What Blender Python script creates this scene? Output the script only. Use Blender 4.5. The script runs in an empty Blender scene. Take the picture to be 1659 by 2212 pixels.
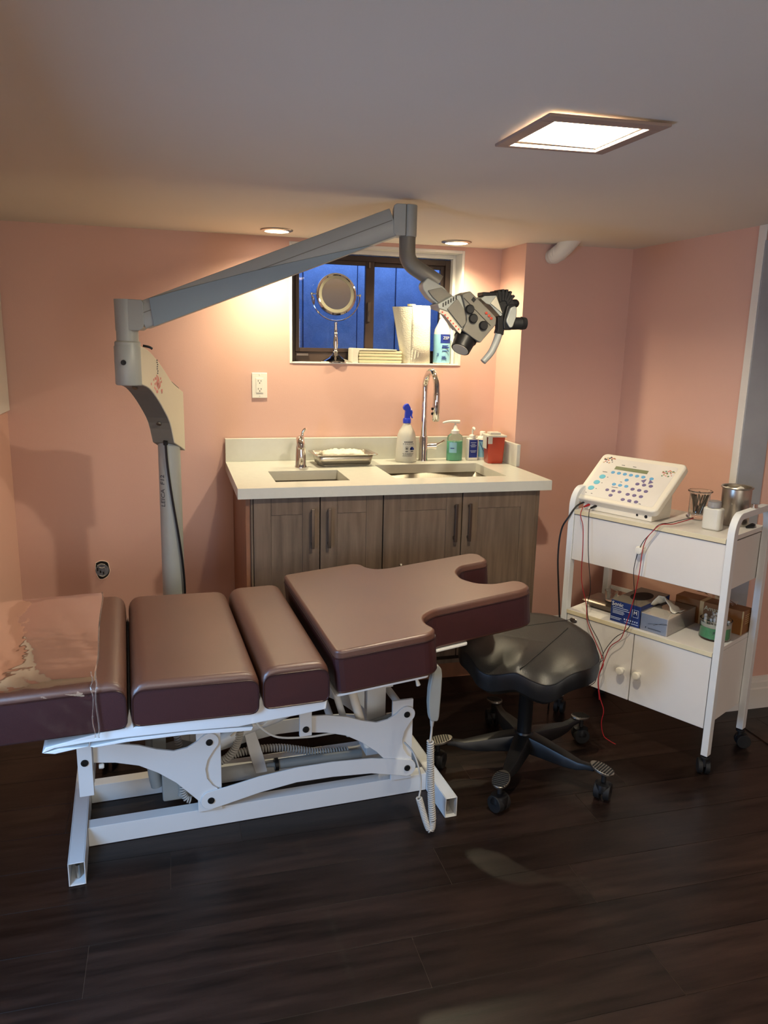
import bpy, bmesh, math, random
from math import pi, sin, cos, radians, atan2, hypot
from mathutils import Vector, Matrix
random.seed(7)
C = bpy.context.scene.collection
D = bpy.data

# ------------------------------------------------------------------ camera, world, light, exposure
def srgb(r, g, b):
    f = lambda c: (c/255/12.92) if c/255 <= .04045 else ((c/255+.055)/1.055)**2.4
    return (f(r), f(g), f(b), 1)
cam_d = D.cameras.new('camera'); cam = D.objects.new('camera', cam_d); C.objects.link(cam)
cam_d.sensor_fit = 'HORIZONTAL'; cam_d.sensor_width = 36; cam_d.lens = 1668.4/1659*36
cam_d.clip_start = .02; cam_d.clip_end = 100
def cam_axes(p, r, y):
    fw, rt, up = Vector((0, 1, 0)), Vector((1, 0, 0)), Vector((0, 0, 1))
    m = Matrix.Rotation(y, 3, 'Z'); fw, rt = m @ fw, m @ rt
    m = Matrix.Rotation(-p, 3, rt); fw, up = m @ fw, m @ up
    m = Matrix.Rotation(r, 3, fw); return m @ rt, m @ up, fw
rt, up, fw = cam_axes(radians(12.457), radians(-1.338), radians(-15.415))
cm = Matrix((rt, up, -fw)).transposed().to_4x4(); cm.translation = (0, 0, 1.46)
cam.matrix_world = cm
bpy.context.scene.camera = cam
vs = bpy.context.scene.view_settings
vs.view_transform = 'Standard'; vs.look = 'None'; vs.gamma = 1; vs.exposure = 0.8
vs.use_curve_mapping = False
w = D.worlds.new('dusk'); bpy.context.scene.world = w; w.use_nodes = True
w.node_tree.nodes['Background'].inputs[0].default_value = (.24, .36, .62, 1)
w.node_tree.nodes['Background'].inputs[1].default_value = 4.6
def lamp(name, kind, loc, energy, color, size=.05, rot=(0, 0, 0), **k):
    l = D.lights.new(name, kind); l.energy = energy; l.color = color
    if kind == 'AREA':
        l.shape = 'RECTANGLE'; l.size = size; l.size_y = k.get('size_y', size)
    else: l.shadow_soft_size = size
    if kind == 'SPOT': l.spot_size = k.get('cone', 2.6); l.spot_blend = k.get('blend', .6)
    o = D.objects.new(name, l); C.objects.link(o); o.location = loc; o.rotation_euler = rot
    return o
WARM = (1, .86, .57)
lamp('downlight_lamp', 'SPOT', (.444, 3.391, 1.885), 24, WARM, .022, cone=2.6, blend=.9)
lamp('downlight_lamp', 'SPOT', (1.254, 3.432, 1.885), 24, WARM, .022, cone=2.6, blend=.9)
lamp('ceiling_light_lamp', 'POINT', (.85, 1.61, 1.945), 40, (1, .90, .70), .025)
lamp('cool_left_light', 'AREA', (-.66, 1.3, .8), 11, (.30, .58, 1), .5, rot=(0, radians(-68), 0), size_y=.4)  # cool light from the left; its unseen window is added
lamp('rear_fill_light', 'AREA', (.6, -1.96, 1.15), 18, (1, .95, .85), 1.8, rot=(pi/2, 0, 0), size_y=1.1)  # broad fill added behind the viewer to brighten the room
lamp('rear_fill_lamp', 'SPOT', (.1, -.9, 1.885), 18, (1, .92, .76), .06, cone=2.75, blend=.5)  # fill lamps added behind the viewer
lamp('rear_fill_lamp', 'SPOT', (1.5, -.6, 1.885), 18, (1, .92, .76), .06, cone=2.75, blend=.5)  # second added fill, to the right

# ------------------------------------------------------------------ materials
def mat(name, col, rough=.5, metal=0, noise=.06, nscale=8, bump=0, bscale=200, coat=0, trans=0, emit=0, spec=.5, stretch=None, rand=0, ior=1.45, alpha=1):
    m = D.materials.new(name); m.use_nodes = True; nt = m.node_tree; N = nt.nodes; L = nt.links
    b = N['Principled BSDF']; b.inputs['Roughness'].default_value = rough; b.inputs['Metallic'].default_value = metal
    b.inputs['Coat Weight'].default_value = coat; b.inputs['Transmission Weight'].default_value = trans
    b.inputs['Specular IOR Level'].default_value = spec; b.inputs['IOR'].default_value = ior; b.inputs['Alpha'].default_value = alpha
    c = srgb(*col)
    tc = N.new('ShaderNodeTexCoord'); mp = N.new('ShaderNodeMapping'); L.new(tc.outputs['Object'], mp.inputs[0])
    if stretch: mp.inputs['Scale'].default_value = stretch
    n = N.new('ShaderNodeTexNoise'); n.inputs['Scale'].default_value = nscale; n.inputs['Detail'].default_value = 4
    L.new(mp.outputs[0], n.inputs[0])
    r = N.new('ShaderNodeValToRGB')
    r.color_ramp.elements[0].position = .3; r.color_ramp.elements[1].position = .7
    r.color_ramp.elements[0].color = tuple(max(0, x*(1-noise)) for x in c[:3])+(1,)
    r.color_ramp.elements[1].color = tuple(min(1, x*(1+noise)) for x in c[:3])+(1,)
    L.new(n.outputs['Fac'], r.inputs[0]); out = r.outputs[0]
    if rand:
        oi = N.new('ShaderNodeObjectInfo'); hs = N.new('ShaderNodeHueSaturation')
        ma = N.new('ShaderNodeMapRange'); ma.inputs[3].default_value = 1-rand; ma.inputs[4].default_value = 1+rand
        L.new(oi.outputs['Random'], ma.inputs[0]); L.new(ma.outputs[0], hs.inputs['Value']); L.new(out, hs.inputs['Color']); out = hs.outputs[0]
        ad = N.new('ShaderNodeVectorMath'); sc = N.new('ShaderNodeMath'); sc.operation = 'MULTIPLY'; sc.inputs[1].default_value = 37
        L.new(oi.outputs['Random'], sc.inputs[0]); L.new(sc.outputs[0], mp.inputs['Location'])
    L.new(out, b.inputs['Base Color'])
    if emit:
        b.inputs['Emission Strength'].default_value = emit; b.inputs['Emission Color'].default_value = c
    if bump:
        n2 = N.new('ShaderNodeTexNoise'); n2.inputs['Scale'].default_value = bscale; n2.inputs['Detail'].default_value = 3
        L.new(mp.outputs[0], n2.inputs[0])
        bp = N.new('ShaderNodeBump'); bp.inputs['Strength'].default_value = bump; bp.inputs['Distance'].default_value = .002
        L.new(n2.outputs['Fac'], bp.inputs['Height']); L.new(bp.outputs[0], b.inputs['Normal'])
    return m
M = dict(
 wall=mat('salmon_paint', (210, 169, 153), .55, noise=.02, nscale=1.5, bump=.12, bscale=260),
 ceil=mat('ceiling_paint', (214, 206, 193), .8, noise=.02, nscale=1.2, bump=.1, bscale=220),
 trim=mat('white_trim', (214, 210, 202), .4, noise=.02),
 floor=mat('dark_laminate', (33, 23, 19), .33, noise=.6, nscale=3.2, stretch=(1.2, 11, 4), rand=.28, bump=.10, bscale=40, spec=.32),
 seam=mat('plank_seam_glint', (92, 78, 69), .6),  # lightened to stand for glints off the plank bevels
 wood=mat('grey_oak_laminate', (100, 84, 70), .5, noise=.3, nscale=5, stretch=(9, 9, .7), bump=.15, bscale=60, rand=.05),
 woodside=mat('brown_warm_lit_laminate', (126, 84, 60), .5, noise=.15, nscale=4, stretch=(9, 9, .9)),  # side panel tone includes warm light bounced off the wall
 dark=mat('dark_gap', (24, 20, 18), .7),
 quartz=mat('white_quartz', (198, 198, 188), .22, noise=.02, nscale=40),
 steel=mat('brushed_steel', (186, 180, 170), .33, 1, noise=.05, nscale=20, stretch=(1, 14, 1)),
 sink=mat('satin_steel', (176, 168, 156), .5, 1, noise=.06, nscale=12, stretch=(14, 1, 1)),
 chrome=mat('chrome', (215, 213, 210), .05, 1, noise=.01),
 handle=mat('brushed_nickel', (120, 108, 98), .32, 1),
 bronze=mat('bronze_window_frame', (58, 42, 34), .45, noise=.15),
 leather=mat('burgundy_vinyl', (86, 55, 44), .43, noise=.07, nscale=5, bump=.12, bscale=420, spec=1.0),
 leathershade=mat('burgundy_vinyl_shaded', (54, 27, 30), .42, noise=.06, nscale=5, bump=.12, bscale=420),  # same vinyl as the tops, darkened for the dim side faces
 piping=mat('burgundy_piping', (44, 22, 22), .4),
 white=mat('white_powder_coat', (214, 216, 216), .38, noise=.015),
 whitep=mat('white_plastic', (222, 218, 206), .4, noise=.01),
 melamine=mat('white_melamine', (216, 212, 206), .42, noise=.015),
 edge=mat('cream_edge_band', (214, 202, 168), .45),
 black=mat('black_plastic', (15, 15, 16), .42, noise=.1),
 blackleather=mat('black_leather', (34, 32, 30), .44, noise=.15, bump=.2, bscale=350, spec=.6),
 rubber=mat('black_rubber', (16, 16, 17), .65),
 alu=mat('ribbed_aluminium', (170, 165, 155), .35, 1),
 micro=mat('grey_enamel', (152, 154, 147), .42, noise=.02),
 microcream=mat('cream_enamel', (196, 188, 166), .42, noise=.02),
 microcover=mat('blue_grey_cover', (124, 138, 144), .45, noise=.02),
 microdark=mat('taupe_enamel', (106, 102, 92), .45, noise=.03),
 grey=mat('grey_plastic', (140, 142, 138), .45),
 coil=mat('grey_cord', (176, 172, 164), .5),
 red=mat('red_insulation', (150, 22, 28), .4), redp=mat('red_print', (190, 70, 60), .6),
 redglass=mat('red_translucent_plastic', (184, 66, 46), .3, trans=.25),
 clear=mat('clear_plastic', (240, 238, 232), .08, trans=.95, noise=.01, ior=1.35),
 milky=mat('milky_plastic', (232, 230, 218), .3, trans=.35, noise=.02),
 glass=mat('clear_glass', (244, 248, 246), .02, trans=1, noise=.005, ior=1.45),
 bluetrig=mat('blue_plastic', (40, 62, 190), .35), teal=mat('green_soap', (96, 205, 165), .25, trans=0),
 bluefluid=mat('pale_blue_fluid', (150, 205, 225), .25, trans=.2),
 navy=mat('navy_print', (26, 48, 130), .5), navy2=mat('navy_card', (24, 44, 100), .5, noise=.2, nscale=25),
 ink=mat('dark_ink', (50, 52, 60), .6), lightink=mat('pale_ink', (190, 200, 215), .6), paper=mat('white_paper', (212, 206, 188), .8, bump=.5, bscale=120),
 napkin=mat('cream_paper', (200, 190, 154), .8), tan=mat('brown_card', (128, 82, 38), .6, noise=.15), brass=mat('pale_tape', (190, 160, 110), .5),
 greenpaper=mat('green_paper', (84, 168, 112), .7), lcd=mat('lcd', (120, 126, 92), .3), btnblue=mat('blue_button', (92, 158, 200), .5), btnteal=mat('teal_button', (90, 180, 200), .5), btnpurp=mat('purple_button', (104, 92, 130), .5),
 devwhite=mat('device_shell', (222, 214, 196), .4, noise=.01), devpanel=mat('device_membrane', (214, 208, 198), .45),
 wellblue=mat('window_well_board', (140, 165, 205), .7, noise=.12, nscale=14, bump=.4, bscale=60),
 mirror=mat('mirror_silver', (235, 235, 232), .01, 1, noise=.002), frost=mat('frosted_ring', (165, 160, 136), .5),
 fixture=mat('shaded_fixture_trim', (150, 128, 116), .5),  # trim darkened for its unlit underside
 reveal=mat('shaded_white_reveal', (150, 152, 156), .5),  # white trim with its dim cool light put into the grey
 cotton=mat('cotton', (238, 234, 222), .95, bump=.8, bscale=90), cap=mat('grey_cap', (130, 128, 128), .4),
 glow=mat('lamp_glass', (255, 236, 200), .4, emit=14), bulb=mat('halogen_bulb', (255, 238, 205), .4, emit=40), reflector=mat('lamp_housing', (240, 232, 215), .35),
 sticker=mat('sticker_pink', (200, 130, 120), .6), greend=mat('sticker_green', (90, 130, 100), .6), wire=mat('black_insulation', (18, 16, 18), .4),
 metalbox=mat('galvanised_box', (120, 124, 132), .5, 0, noise=.3, nscale=60), plaster=mat('raw_plaster', (232, 214, 196), .9), holedark=mat('hole_dark', (20, 18, 18), .8),
)
def clear_film():
    m = D.materials.new('clear_vinyl_film'); m.use_nodes = True; nt = m.node_tree; N = nt.nodes; L = nt.links
    N.remove(N['Principled BSDF']); o = N['Material Output']
    t = N.new('ShaderNodeBsdfTransparent'); t.inputs[0].default_value = (.93, .90, .88, 1)
    g = N.new('ShaderNodeBsdfGlossy'); g.inputs['Roughness'].default_value = .045; g.inputs[0].default_value = (1, 1, 1, 1)
    f = N.new('ShaderNodeFresnel'); f.inputs[0].default_value = 1.5
    tc = N.new('ShaderNodeTexCoord'); n = N.new('ShaderNodeTexNoise'); n.inputs['Scale'].default_value = 7; n.inputs['Detail'].default_value = 3
    L.new(tc.outputs['Object'], n.inputs[0])
    b = N.new('ShaderNodeBump'); b.inputs['Strength'].default_value = .2; b.inputs['Distance'].default_value = .02
    L.new(n.outputs['Fac'], b.inputs['Height']); L.new(b.outputs[0], g.inputs['Normal']); L.new(b.outputs[0], f.inputs['Normal'])
    x = N.new('ShaderNodeMixShader'); L.new(f.outputs[0], x.inputs[0]); L.new(t.outputs[0], x.inputs[1]); L.new(g.outputs[0], x.inputs[2])
    L.new(x.outputs[0], o.inputs[0]); return m
M['film'] = clear_film()
def pane_mat():
    m = D.materials.new('window_glass'); m.use_nodes = True; nt = m.node_tree; N = nt.nodes; L = nt.links
    N.remove(N['Principled BSDF']); o = N['Material Output']
    t = N.new('ShaderNodeBsdfTransparent'); g = N.new('ShaderNodeBsdfGlossy'); g.inputs['Roughness'].default_value = .02
    f = N.new('ShaderNodeFresnel'); f.inputs[0].default_value = 1.45
    n = N.new('ShaderNodeTexNoise'); n.inputs['Scale'].default_value = 60; r = N.new('ShaderNodeValToRGB')
    r.color_ramp.elements[0].position = .45; r.color_ramp.elements[0].color = (.78, .84, .92, 1); r.color_ramp.elements[1].position = .8; r.color_ramp.elements[1].color = (.95, .97, 1, 1)
    L.new(n.outputs['Fac'], r.inputs[0]); L.new(r.outputs[0], t.inputs[0])
    x = N.new('ShaderNodeMixShader'); L.new(f.outputs[0], x.inputs[0]); L.new(t.outputs[0], x.inputs[1]); L.new(g.outputs[0], x.inputs[2])
    L.new(x.outputs[0], o.inputs[0]); return m
M['pane'] = pane_mat()

# ------------------------------------------------------------------ mesh helpers
def bm_(): return bmesh.new()
def box(bm, x0, x1, y0, y1, z0, z1, mx=None):
    x0, x1 = min(x0, x1), max(x0, x1); y0, y1 = min(y0, y1), max(y0, y1); z0, z1 = min(z0, z1), max(z0, z1)
    v = [bm.verts.new((x, y, z)) for x in (x0, x1) for y in (y0, y1) for z in (z0, z1)]
    for f in ((0, 1, 3, 2), (4, 6, 7, 5), (0, 4, 5, 1), (2, 3, 7, 6), (0, 2, 6, 4), (1, 5, 7, 3)): bm.faces.new([v[i] for i in f])
    if mx:
        for q in v: q.co = mx @ q.co
    return bm
def B(*a, **k): return box(bm_(), *a, **k)
def rpoly(pts, r, n=4):
    """round every corner of a polygon by radius r (number or list)"""
    out = []; N = len(pts)
    for i, p in enumerate(pts):
        rr = r[i] if isinstance(r, (list, tuple)) else r
        p = Vector(p); a = Vector(pts[i-1])-p; b = Vector(pts[(i+1) % N])-p
        q = min(rr, a.length*.48, b.length*.48)
        if q < 1e-5: out.append(tuple(p)); continue
        A = p+a.normalized()*q; Bq = p+b.normalized()*q
        for k in range(n+1):
            t = k/n; out.append(tuple((1-t)**2*A+2*t*(1-t)*p+t*t*Bq))
    return out
def prism(bm, poly, d0, d1, axis='y', mx=None):
    """extrude a 2D polygon; axis y: (x,z) polygon, axis z: (x,y), axis x: (y,z)"""
    f = {'y': lambda p, d: (p[0], d, p[1]), 'z': lambda p, d: (p[0], p[1], d), 'x': lambda p, d: (d, p[0], p[1])}[axis]
    a = [bm.verts.new(f(p, d0)) for p in poly]; b = [bm.verts.new(f(p, d1)) for p in poly]; n = len(poly)
    fs = [bm.faces.new(a), bm.faces.new(b[::-1])]
    for i in range(n): fs.append(bm.faces.new([a[i], b[i], b[(i+1) % n], a[(i+1) % n]]))
    if mx:
        for q in a+b: q.co = mx @ q.co
    bmesh.ops.recalc_face_normals(bm, faces=fs)
    return bm
def P(*a, **k): return prism(bm_(), *a, **k)
def lathe(bm, prof, c=(0, 0, 0), n=24, mx=None, sx=1, sy=1):
    rings = []
    for r, z in prof:
        if r < 1e-6: rings.append([bm.verts.new((c[0], c[1], c[2]+z))])
        else: rings.append([bm.verts.new((c[0]+r*sx*cos(2*pi*i/n), c[1]+r*sy*sin(2*pi*i/n), c[2]+z)) for i in range(n)])
    fs = []
    for a, b in zip(rings, rings[1:]):
        for i in range(n):
            j = (i+1) % n
            if len(a) == 1 and len(b) == 1: continue
            if len(a) == 1: fs.append(bm.faces.new([a[0], b[j], b[i]]))
            elif len(b) == 1: fs.append(bm.faces.new([a[i], a[j], b[0]]))
            else: fs.append(bm.faces.new([a[i], a[j], b[j], b[i]]))
    if mx:
        for rr in rings:
            for q in rr: q.co = mx @ q.co
    bmesh.ops.recalc_face_normals(bm, faces=fs)
    return bm
def LT(prof, **k): return lathe(bm_(), prof, **k)
def cyl(bm, a, b, r, r2=None, n=20, caps=True):
    a, b = Vector(a), Vector(b); d = b-a; L = d.length; r2 = r if r2 is None else r2
    mx = Matrix.Translation(a) @ d.to_track_quat('Z', 'Y').to_matrix().to_4x4()
    pr = [(r, 0), (r2, L)]
    if caps: pr = [(0, 0)]+pr+[(0, L)]
    return lathe(bm, pr, n=n, mx=mx)
def CY(*a, **k): return cyl(bm_(), *a, **k)
def smooth_path(pts, k=6):
    pts = [Vector(p) for p in pts]
    if len(pts) < 3 or k < 2: return pts
    e = [pts[0]*2-pts[1]]+pts+[pts[-1]*2-pts[-2]]; out = []
    for i in range(1, len(e)-2):
        a, b, c, d = e[i-1:i+3]
        for j in range(k):
            t = j/k
            out.append(.5*((2*b)+(-a+c)*t+(2*a-5*b+4*c-d)*t*t+(-a+3*b-3*c+d)*t**3))
    out.append(pts[-1]); return out
def tube(bm, pts, r, n=8, k=6, flat=1):
    ps = smooth_path(pts, k); N = len(ps); rings = []; t0 = (ps[1]-ps[0]).normalized()
    u = t0.orthogonal().normalized()
    for i, p in enumerate(ps):
        t = (ps[min(i+1, N-1)]-ps[max(i-1, 0)]).normalized()
        u = (u-t*u.dot(t)).normalized(); v = t.cross(u)
        rr = r[min(len(r)-1, int(i/(N-1)*(len(r)-1)))] if isinstance(r, (list, tuple)) else r
        if isinstance(r, (list, tuple)):
            f = i/(N-1)*(len(r)-1); q = min(int(f), len(r)-2); rr = r[q]+(r[q+1]-r[q])*(f-q)
        rings.append([bm.verts.new(p+(u*cos(2*pi*j/n)+v*sin(2*pi*j/n)*flat)*rr) for j in range(n)])
    for a, b in zip(rings, rings[1:]):
        for j in range(n): bm.faces.new([a[j], a[(j+1) % n], b[(j+1) % n], b[j]])
    bm.faces.new(rings[0][::-1]); bm.faces.new(rings[-1])
    bmesh.ops.recalc_face_normals(bm, faces=bm.faces[:])
    return bm
def TB(*a, **k): return tube(bm_(), *a, **k)
def coil_bm(path, R, pitch, r, n=6, per=12):
    ps = smooth_path(path, 10); L = [0]
    for a, b in zip(ps, ps[1:]): L.append(L[-1]+(b-a).length)
    tot = L[-1]; turns = tot/pitch; N = int(turns*per); out = []; j = 0
    u = (ps[1]-ps[0]).normalized().orthogonal().normalized()
    for i in range(N+1):
        s = tot*i/N
        while j < len(L)-2 and L[j+1] < s: j += 1
        f = (s-L[j])/max(1e-9, L[j+1]-L[j]); p = ps[j].lerp(ps[j+1], f); t = (ps[j+1]-ps[j]).normalized()
        u = (u-t*u.dot(t)).normalized(); v = t.cross(u); a = 2*pi*turns*i/N
        out.append(p+(u*cos(a)+v*sin(a))*R)
    return tube(bm_(), out, r, n=n, k=1)
def ball(bm, c, r, sx=1, sy=1, sz=1, n=12):
    mx = Matrix.Translation(c) @ Matrix.Diagonal((sx*r, sy*r, sz*r, 1))
    bmesh.ops.create_uvsphere(bm, u_segments=n, v_segments=max(6, n*2//3), radius=1, matrix=mx); return bm
def obj(name, bm, m, parent=None, smooth=False, bevel=0, seg=2, label=None, kind=None, loc=None, rot=None):
    me = D.meshes.new(name); bm.to_mesh(me); bm.free()
    me.materials.append(M[m] if isinstance(m, str) else m)
    o = D.objects.new(name, me); C.objects.link(o)
    if smooth or bevel:
        for p in me.polygons: p.use_smooth = True
    if bevel:
        md = o.modifiers.new('bevel', 'BEVEL'); md.width = bevel; md.segments = seg; md.limit_method = 'ANGLE'; md.angle_limit = radians(38); md.harden_normals = True
    elif smooth:
        # keep crisp rims: split sharp edges
        md = o.modifiers.new('edges', 'EDGE_SPLIT'); md.split_angle = radians(42)
    if parent is not None: o.parent = parent
    if loc: o.location = loc
    if rot: o.rotation_euler = rot
    if label: o['label'] = label
    if kind: o['kind'] = kind
    return o
def thing(name, label, cat, loc=(0, 0, 0), rz=0, group=None):
    o = D.objects.new(name, None); C.objects.link(o); o.empty_display_size = .05
    o.location = loc; o.rotation_euler = (0, 0, rz); o['label'] = label; o['category'] = cat
    if group: o['group'] = group
    return o
def tag(o, label, cat, group=None):
    o['label'] = label; o['category'] = cat
    if group: o['group'] = group
    return o
def struct(name, bm, m, parent=None, **k):
    o = obj(name, bm, m, parent, **k)
    if parent is None: o['kind'] = 'structure'
    return o
def text(name, s, size, m, parent, loc, rot, depth=.0004, align='CENTER', sx=1, sub=None):
    cu = D.curves.new(name, 'FONT'); cu.body = s; cu.size = size; cu.extrude = depth; cu.align_x = align; cu.align_y = 'CENTER'; cu.resolution_u = 2
    t = D.objects.new('tmp', cu); C.objects.link(t)
    bpy.context.view_layer.update()
    me = D.meshes.new_from_object(t.evaluated_get(bpy.context.evaluated_depsgraph_get())); D.objects.remove(t); D.curves.remove(cu)
    me.materials.clear(); me.materials.append(M[m]); o = D.objects.new(name, me); C.objects.link(o)
    o.parent = parent; o.location = loc; o.rotation_euler = rot; o.scale = (sx, 1, 1)
    return o

M['emboss'] = mat('embossed_paper', (208, 202, 182), .85, noise=.015)
def add_emboss(m, sc, st):
    nt = m.node_tree; N = nt.nodes; L = nt.links; b = N['Principled BSDF']
    tc = N.new('ShaderNodeTexCoord'); mp = N.new('ShaderNodeMapping'); mp.inputs['Scale'].default_value = (1, 1, 1.5); L.new(tc.outputs['Object'], mp.inputs[0])
    v = N.new('ShaderNodeTexVoronoi'); v.inputs['Scale'].default_value = sc; L.new(mp.outputs[0], v.inputs[0])
    bp = N.new('ShaderNodeBump'); bp.inputs['Strength'].default_value = st; bp.inputs['Distance'].default_value = .002
    L.new(v.outputs['Distance'], bp.inputs['Height']); L.new(bp.outputs[0], b.inputs['Normal'])
add_emboss(M['emboss'], 150, .4)

# ------------------------------------------------------------------ the room
YB, XL, XR, YR, YD, ZC = 3.605, -.68, 2.09, 3.333, 2.47, 1.903
floor = struct('floor', B(XL-.1, 3.3, -2.1, 4.0, -.08, -.0014), 'seam')
pl = {}
k0 = -8
joints = {10: .534, 11: -.243, 13: -.05, 14: .155, 12: .70, 9: 1.1}
for r in range(0, 24):
    y0 = 1.580-.16*11+.16*r
    if y0 > YB: break
    x = joints.get(r, random.uniform(-.6, .5)); x -= 1.3*math.ceil((x-XL)/1.3)
    while x < 3.2:
        a, b = max(x, XL), min(x+1.3, 3.2)
        if b-a > .02:
            yy1 = min(y0+.16, YB)
            obj('plank', B(a+.0005, b-.0005, y0+.0005, yy1-.0005, -.0013, 0), 'floor', floor, bevel=.0005, seg=1)
        x += 1.3
obj('floorboards', B(XL, 3.2, -2.0, 1.580-.16*11, -.0013, 0), 'floor', floor)
# ceiling with an opening for the recessed fitting
cb = bm_(); fx0, fx1, fy0, fy1 = .745, .955, 1.505, 1.715
for a in ((XL-.1, 3.3, -2.1, fy0), (XL-.1, 3.3, fy1, 4.0), (XL-.1, fx0, fy0, fy1), (fx1, 3.3, fy0, fy1)): box(cb, a[0], a[1], a[2], a[3], ZC, ZC+.12)
struct('ceiling', cb, 'ceil')
wx0, wx1, wz0, wz1 = .527, 1.362, 1.352, 1.886
wb = bm_()
for a in ((XL-.1, wx0, 0, ZC), (wx1, 1.70, 0, ZC), (wx0, wx1, 0, wz0), (wx0, wx1, wz1, ZC)): box(wb, a[0], a[1], YB, YB+.2, a[2], a[3])
struct('wall_back', wb, 'wall')
wl = bm_()      # left wall, with an opening for the added window beside the viewer
for a in ((-2.0, 1.08, 0, ZC), (1.53, YB, 0, ZC), (1.08, 1.53, 0, .5), (1.08, 1.53, 1.1, ZC)): box(wl, XL-.1, XL, a[0], a[1], a[2], a[3])
struct('wall_left', wl, 'wall')
struct('wall_recess', B(1.55, 1.70, YR+.02, YB, 0, ZC), 'wall')
struct('wall_rear', B(1.55, XR+.1, YR, YR+.02, 0, ZC), 'wall')
struct('wall_right', B(XR, XR+.1, YD+.04, YR, 0, ZC), 'wall')
struct('wall_doorway', B(XR+.002, 3.3, YD, YD+.038, 0, ZC), 'wall')
struct('wall_front', B(XL-.1, 3.3, -2.1, -2.0, 0, ZC), 'wall')
struct('wall_far_right', B(3.2, 3.3, -2.0, YD, 0, ZC), 'wall')
def skirting(name, p0, p1, h=.13):
    """profiled baseboard from p0 to p1, proud to the right of the walking direction"""
    a, b = Vector((*p0, 0)), Vector((*p1, 0)); d = (b-a); L = d.length; ang = atan2(d.y, d.x)
    prof = [(0, 0), (-.016, 0), (-.016, h*.62), (-.012, h*.66), (-.012, h*.82), (-.008, h*.86), (-.006, h*.97), (0, h)]
    mx = Matrix.Translation(a) @ Matrix.Rotation(ang, 4, 'Z')
    return struct(name, P(prof, 0, L, 'x', mx=mx), 'trim')
skirting('baseboard_rear', (1.57, YR), (XR-.018, YR))
skirting('baseboard_back', (XL+.018, YB), (.24, YB))
skirting('baseboard_doorway', (XR+.02, YD), (3.2, YD), .14)
# casing at the end of the right wall and the white reveal beside it, greyed for dim light
cs = bm_(); box(cs, XR-.007, XR, YD+.002, YD+.040, 0, ZC)
struct('trim_1', cs, 'trim', bevel=.002)
hd = bm_(); box(hd, XR+.004, 2.7, YD-.03, YD, ZC-.035, ZC); box(hd, XR+.004, 2.7, YD-.018, YD, ZC-.055, ZC-.035)
struct('trim_2', hd, 'trim', bevel=.002)
struct('trim_3', B(XR-.007, 2.20, YD-.006, YD, .14, ZC-.056), 'reveal', bevel=.001)
struct('trim_4', P([(1.35, 0), (1.35, .004), (2.36, .004), (2.36, 0)], 2.135, 2.165, 'x'), 'floor')
# windows, seen and added
win = D.objects.new('window_1', None); C.objects.link(win); win['kind'] = 'structure'
lin = bm_()
box(lin, wx0, wx0+.012, YB-.003, YB+.16, wz0, wz1); box(lin, wx1-.012, wx1, YB-.003, YB+.16, wz0, wz1)
box(lin, wx0+.012, wx1-.012, YB-.003, YB+.16, wz1-.012, wz1)
box(lin, wx1-.026, wx1-.012, YB+.085, YB+.16, wz0+.016, wz1-.012); box(lin, wx0+.012, wx1-.026, YB+.085, YB+.16, wz1-.03, wz1-.012)
obj('window_liner', lin, 'trim', win, bevel=.0015)
obj('window_sill', B(wx0+.012, wx1-.012, YB-.004, YB+.16, wz0, wz0+.006), 'trim', win, bevel=.0015)
fy = YB+.118
fr = bm_(); X0, X1, Z0, Z1 = .541, 1.335, 1.358, 1.852
for a in ((X0, X0+.03, Z0, Z1), (X1-.025, X1, Z0, Z1), (X0+.03, X1-.025, Z1-.026, Z1), (X0+.03, X1-.025, Z0, Z0+.046)): box(fr, a[0], a[1], fy, fy+.05, a[2], a[3])
obj('window_frame', fr, 'bronze', win, bevel=.002)
s1 = bm_()
for a in ((X0+.03, X0+.048, Z0+.046, Z1-.026), (.908, .95, Z0+.046, Z1-.026), (X0+.048, .908, Z1-.044, Z1-.026), (X0+.048, .908, Z0+.046, Z0+.064)): box(s1, a[0], a[1], fy-.008, fy+.018, a[2], a[3])
sash = obj('sash', s1, 'bronze', win, bevel=.002)
obj('window_glass', B(X0+.048, .908, fy+.006, fy+.009, Z0+.064, Z1-.044), 'pane', sash)
s2 = bm_()
for a in ((.95, .958, Z0+.046, Z1-.026), (X1-.043, X1-.025, Z0+.046, Z1-.026), (.958, X1-.043, Z1-.044, Z1-.026), (.958, X1-.043, Z0+.046, Z0+.06)): box(s2, a[0], a[1], fy+.02, fy+.045, a[2], a[3])
sash2 = obj('sash', s2, 'bronze', win, bevel=.002)
obj('window_glass', B(.958, X1-.043, fy+.03, fy+.033, Z0+.06, Z1-.044), 'pane', sash2)
lt = bm_(); box(lt, .917, .932, fy-.018, fy-.008, 1.55, 1.64); box(lt, .920, .929, fy-.026, fy-.018, 1.575, 1.6)
obj('window_latch', lt, 'handle', win, bevel=.002)
obj('latch_stop', B(.92, .929, fy-.016, fy-.008, Z1-.055, Z1-.028), 'handle', win, bevel=.001)
obj('vent_tab', B(.575, .632, fy-.014, fy-.0005, 1.385, 1.396), 'handle', win, bevel=.001)
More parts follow.
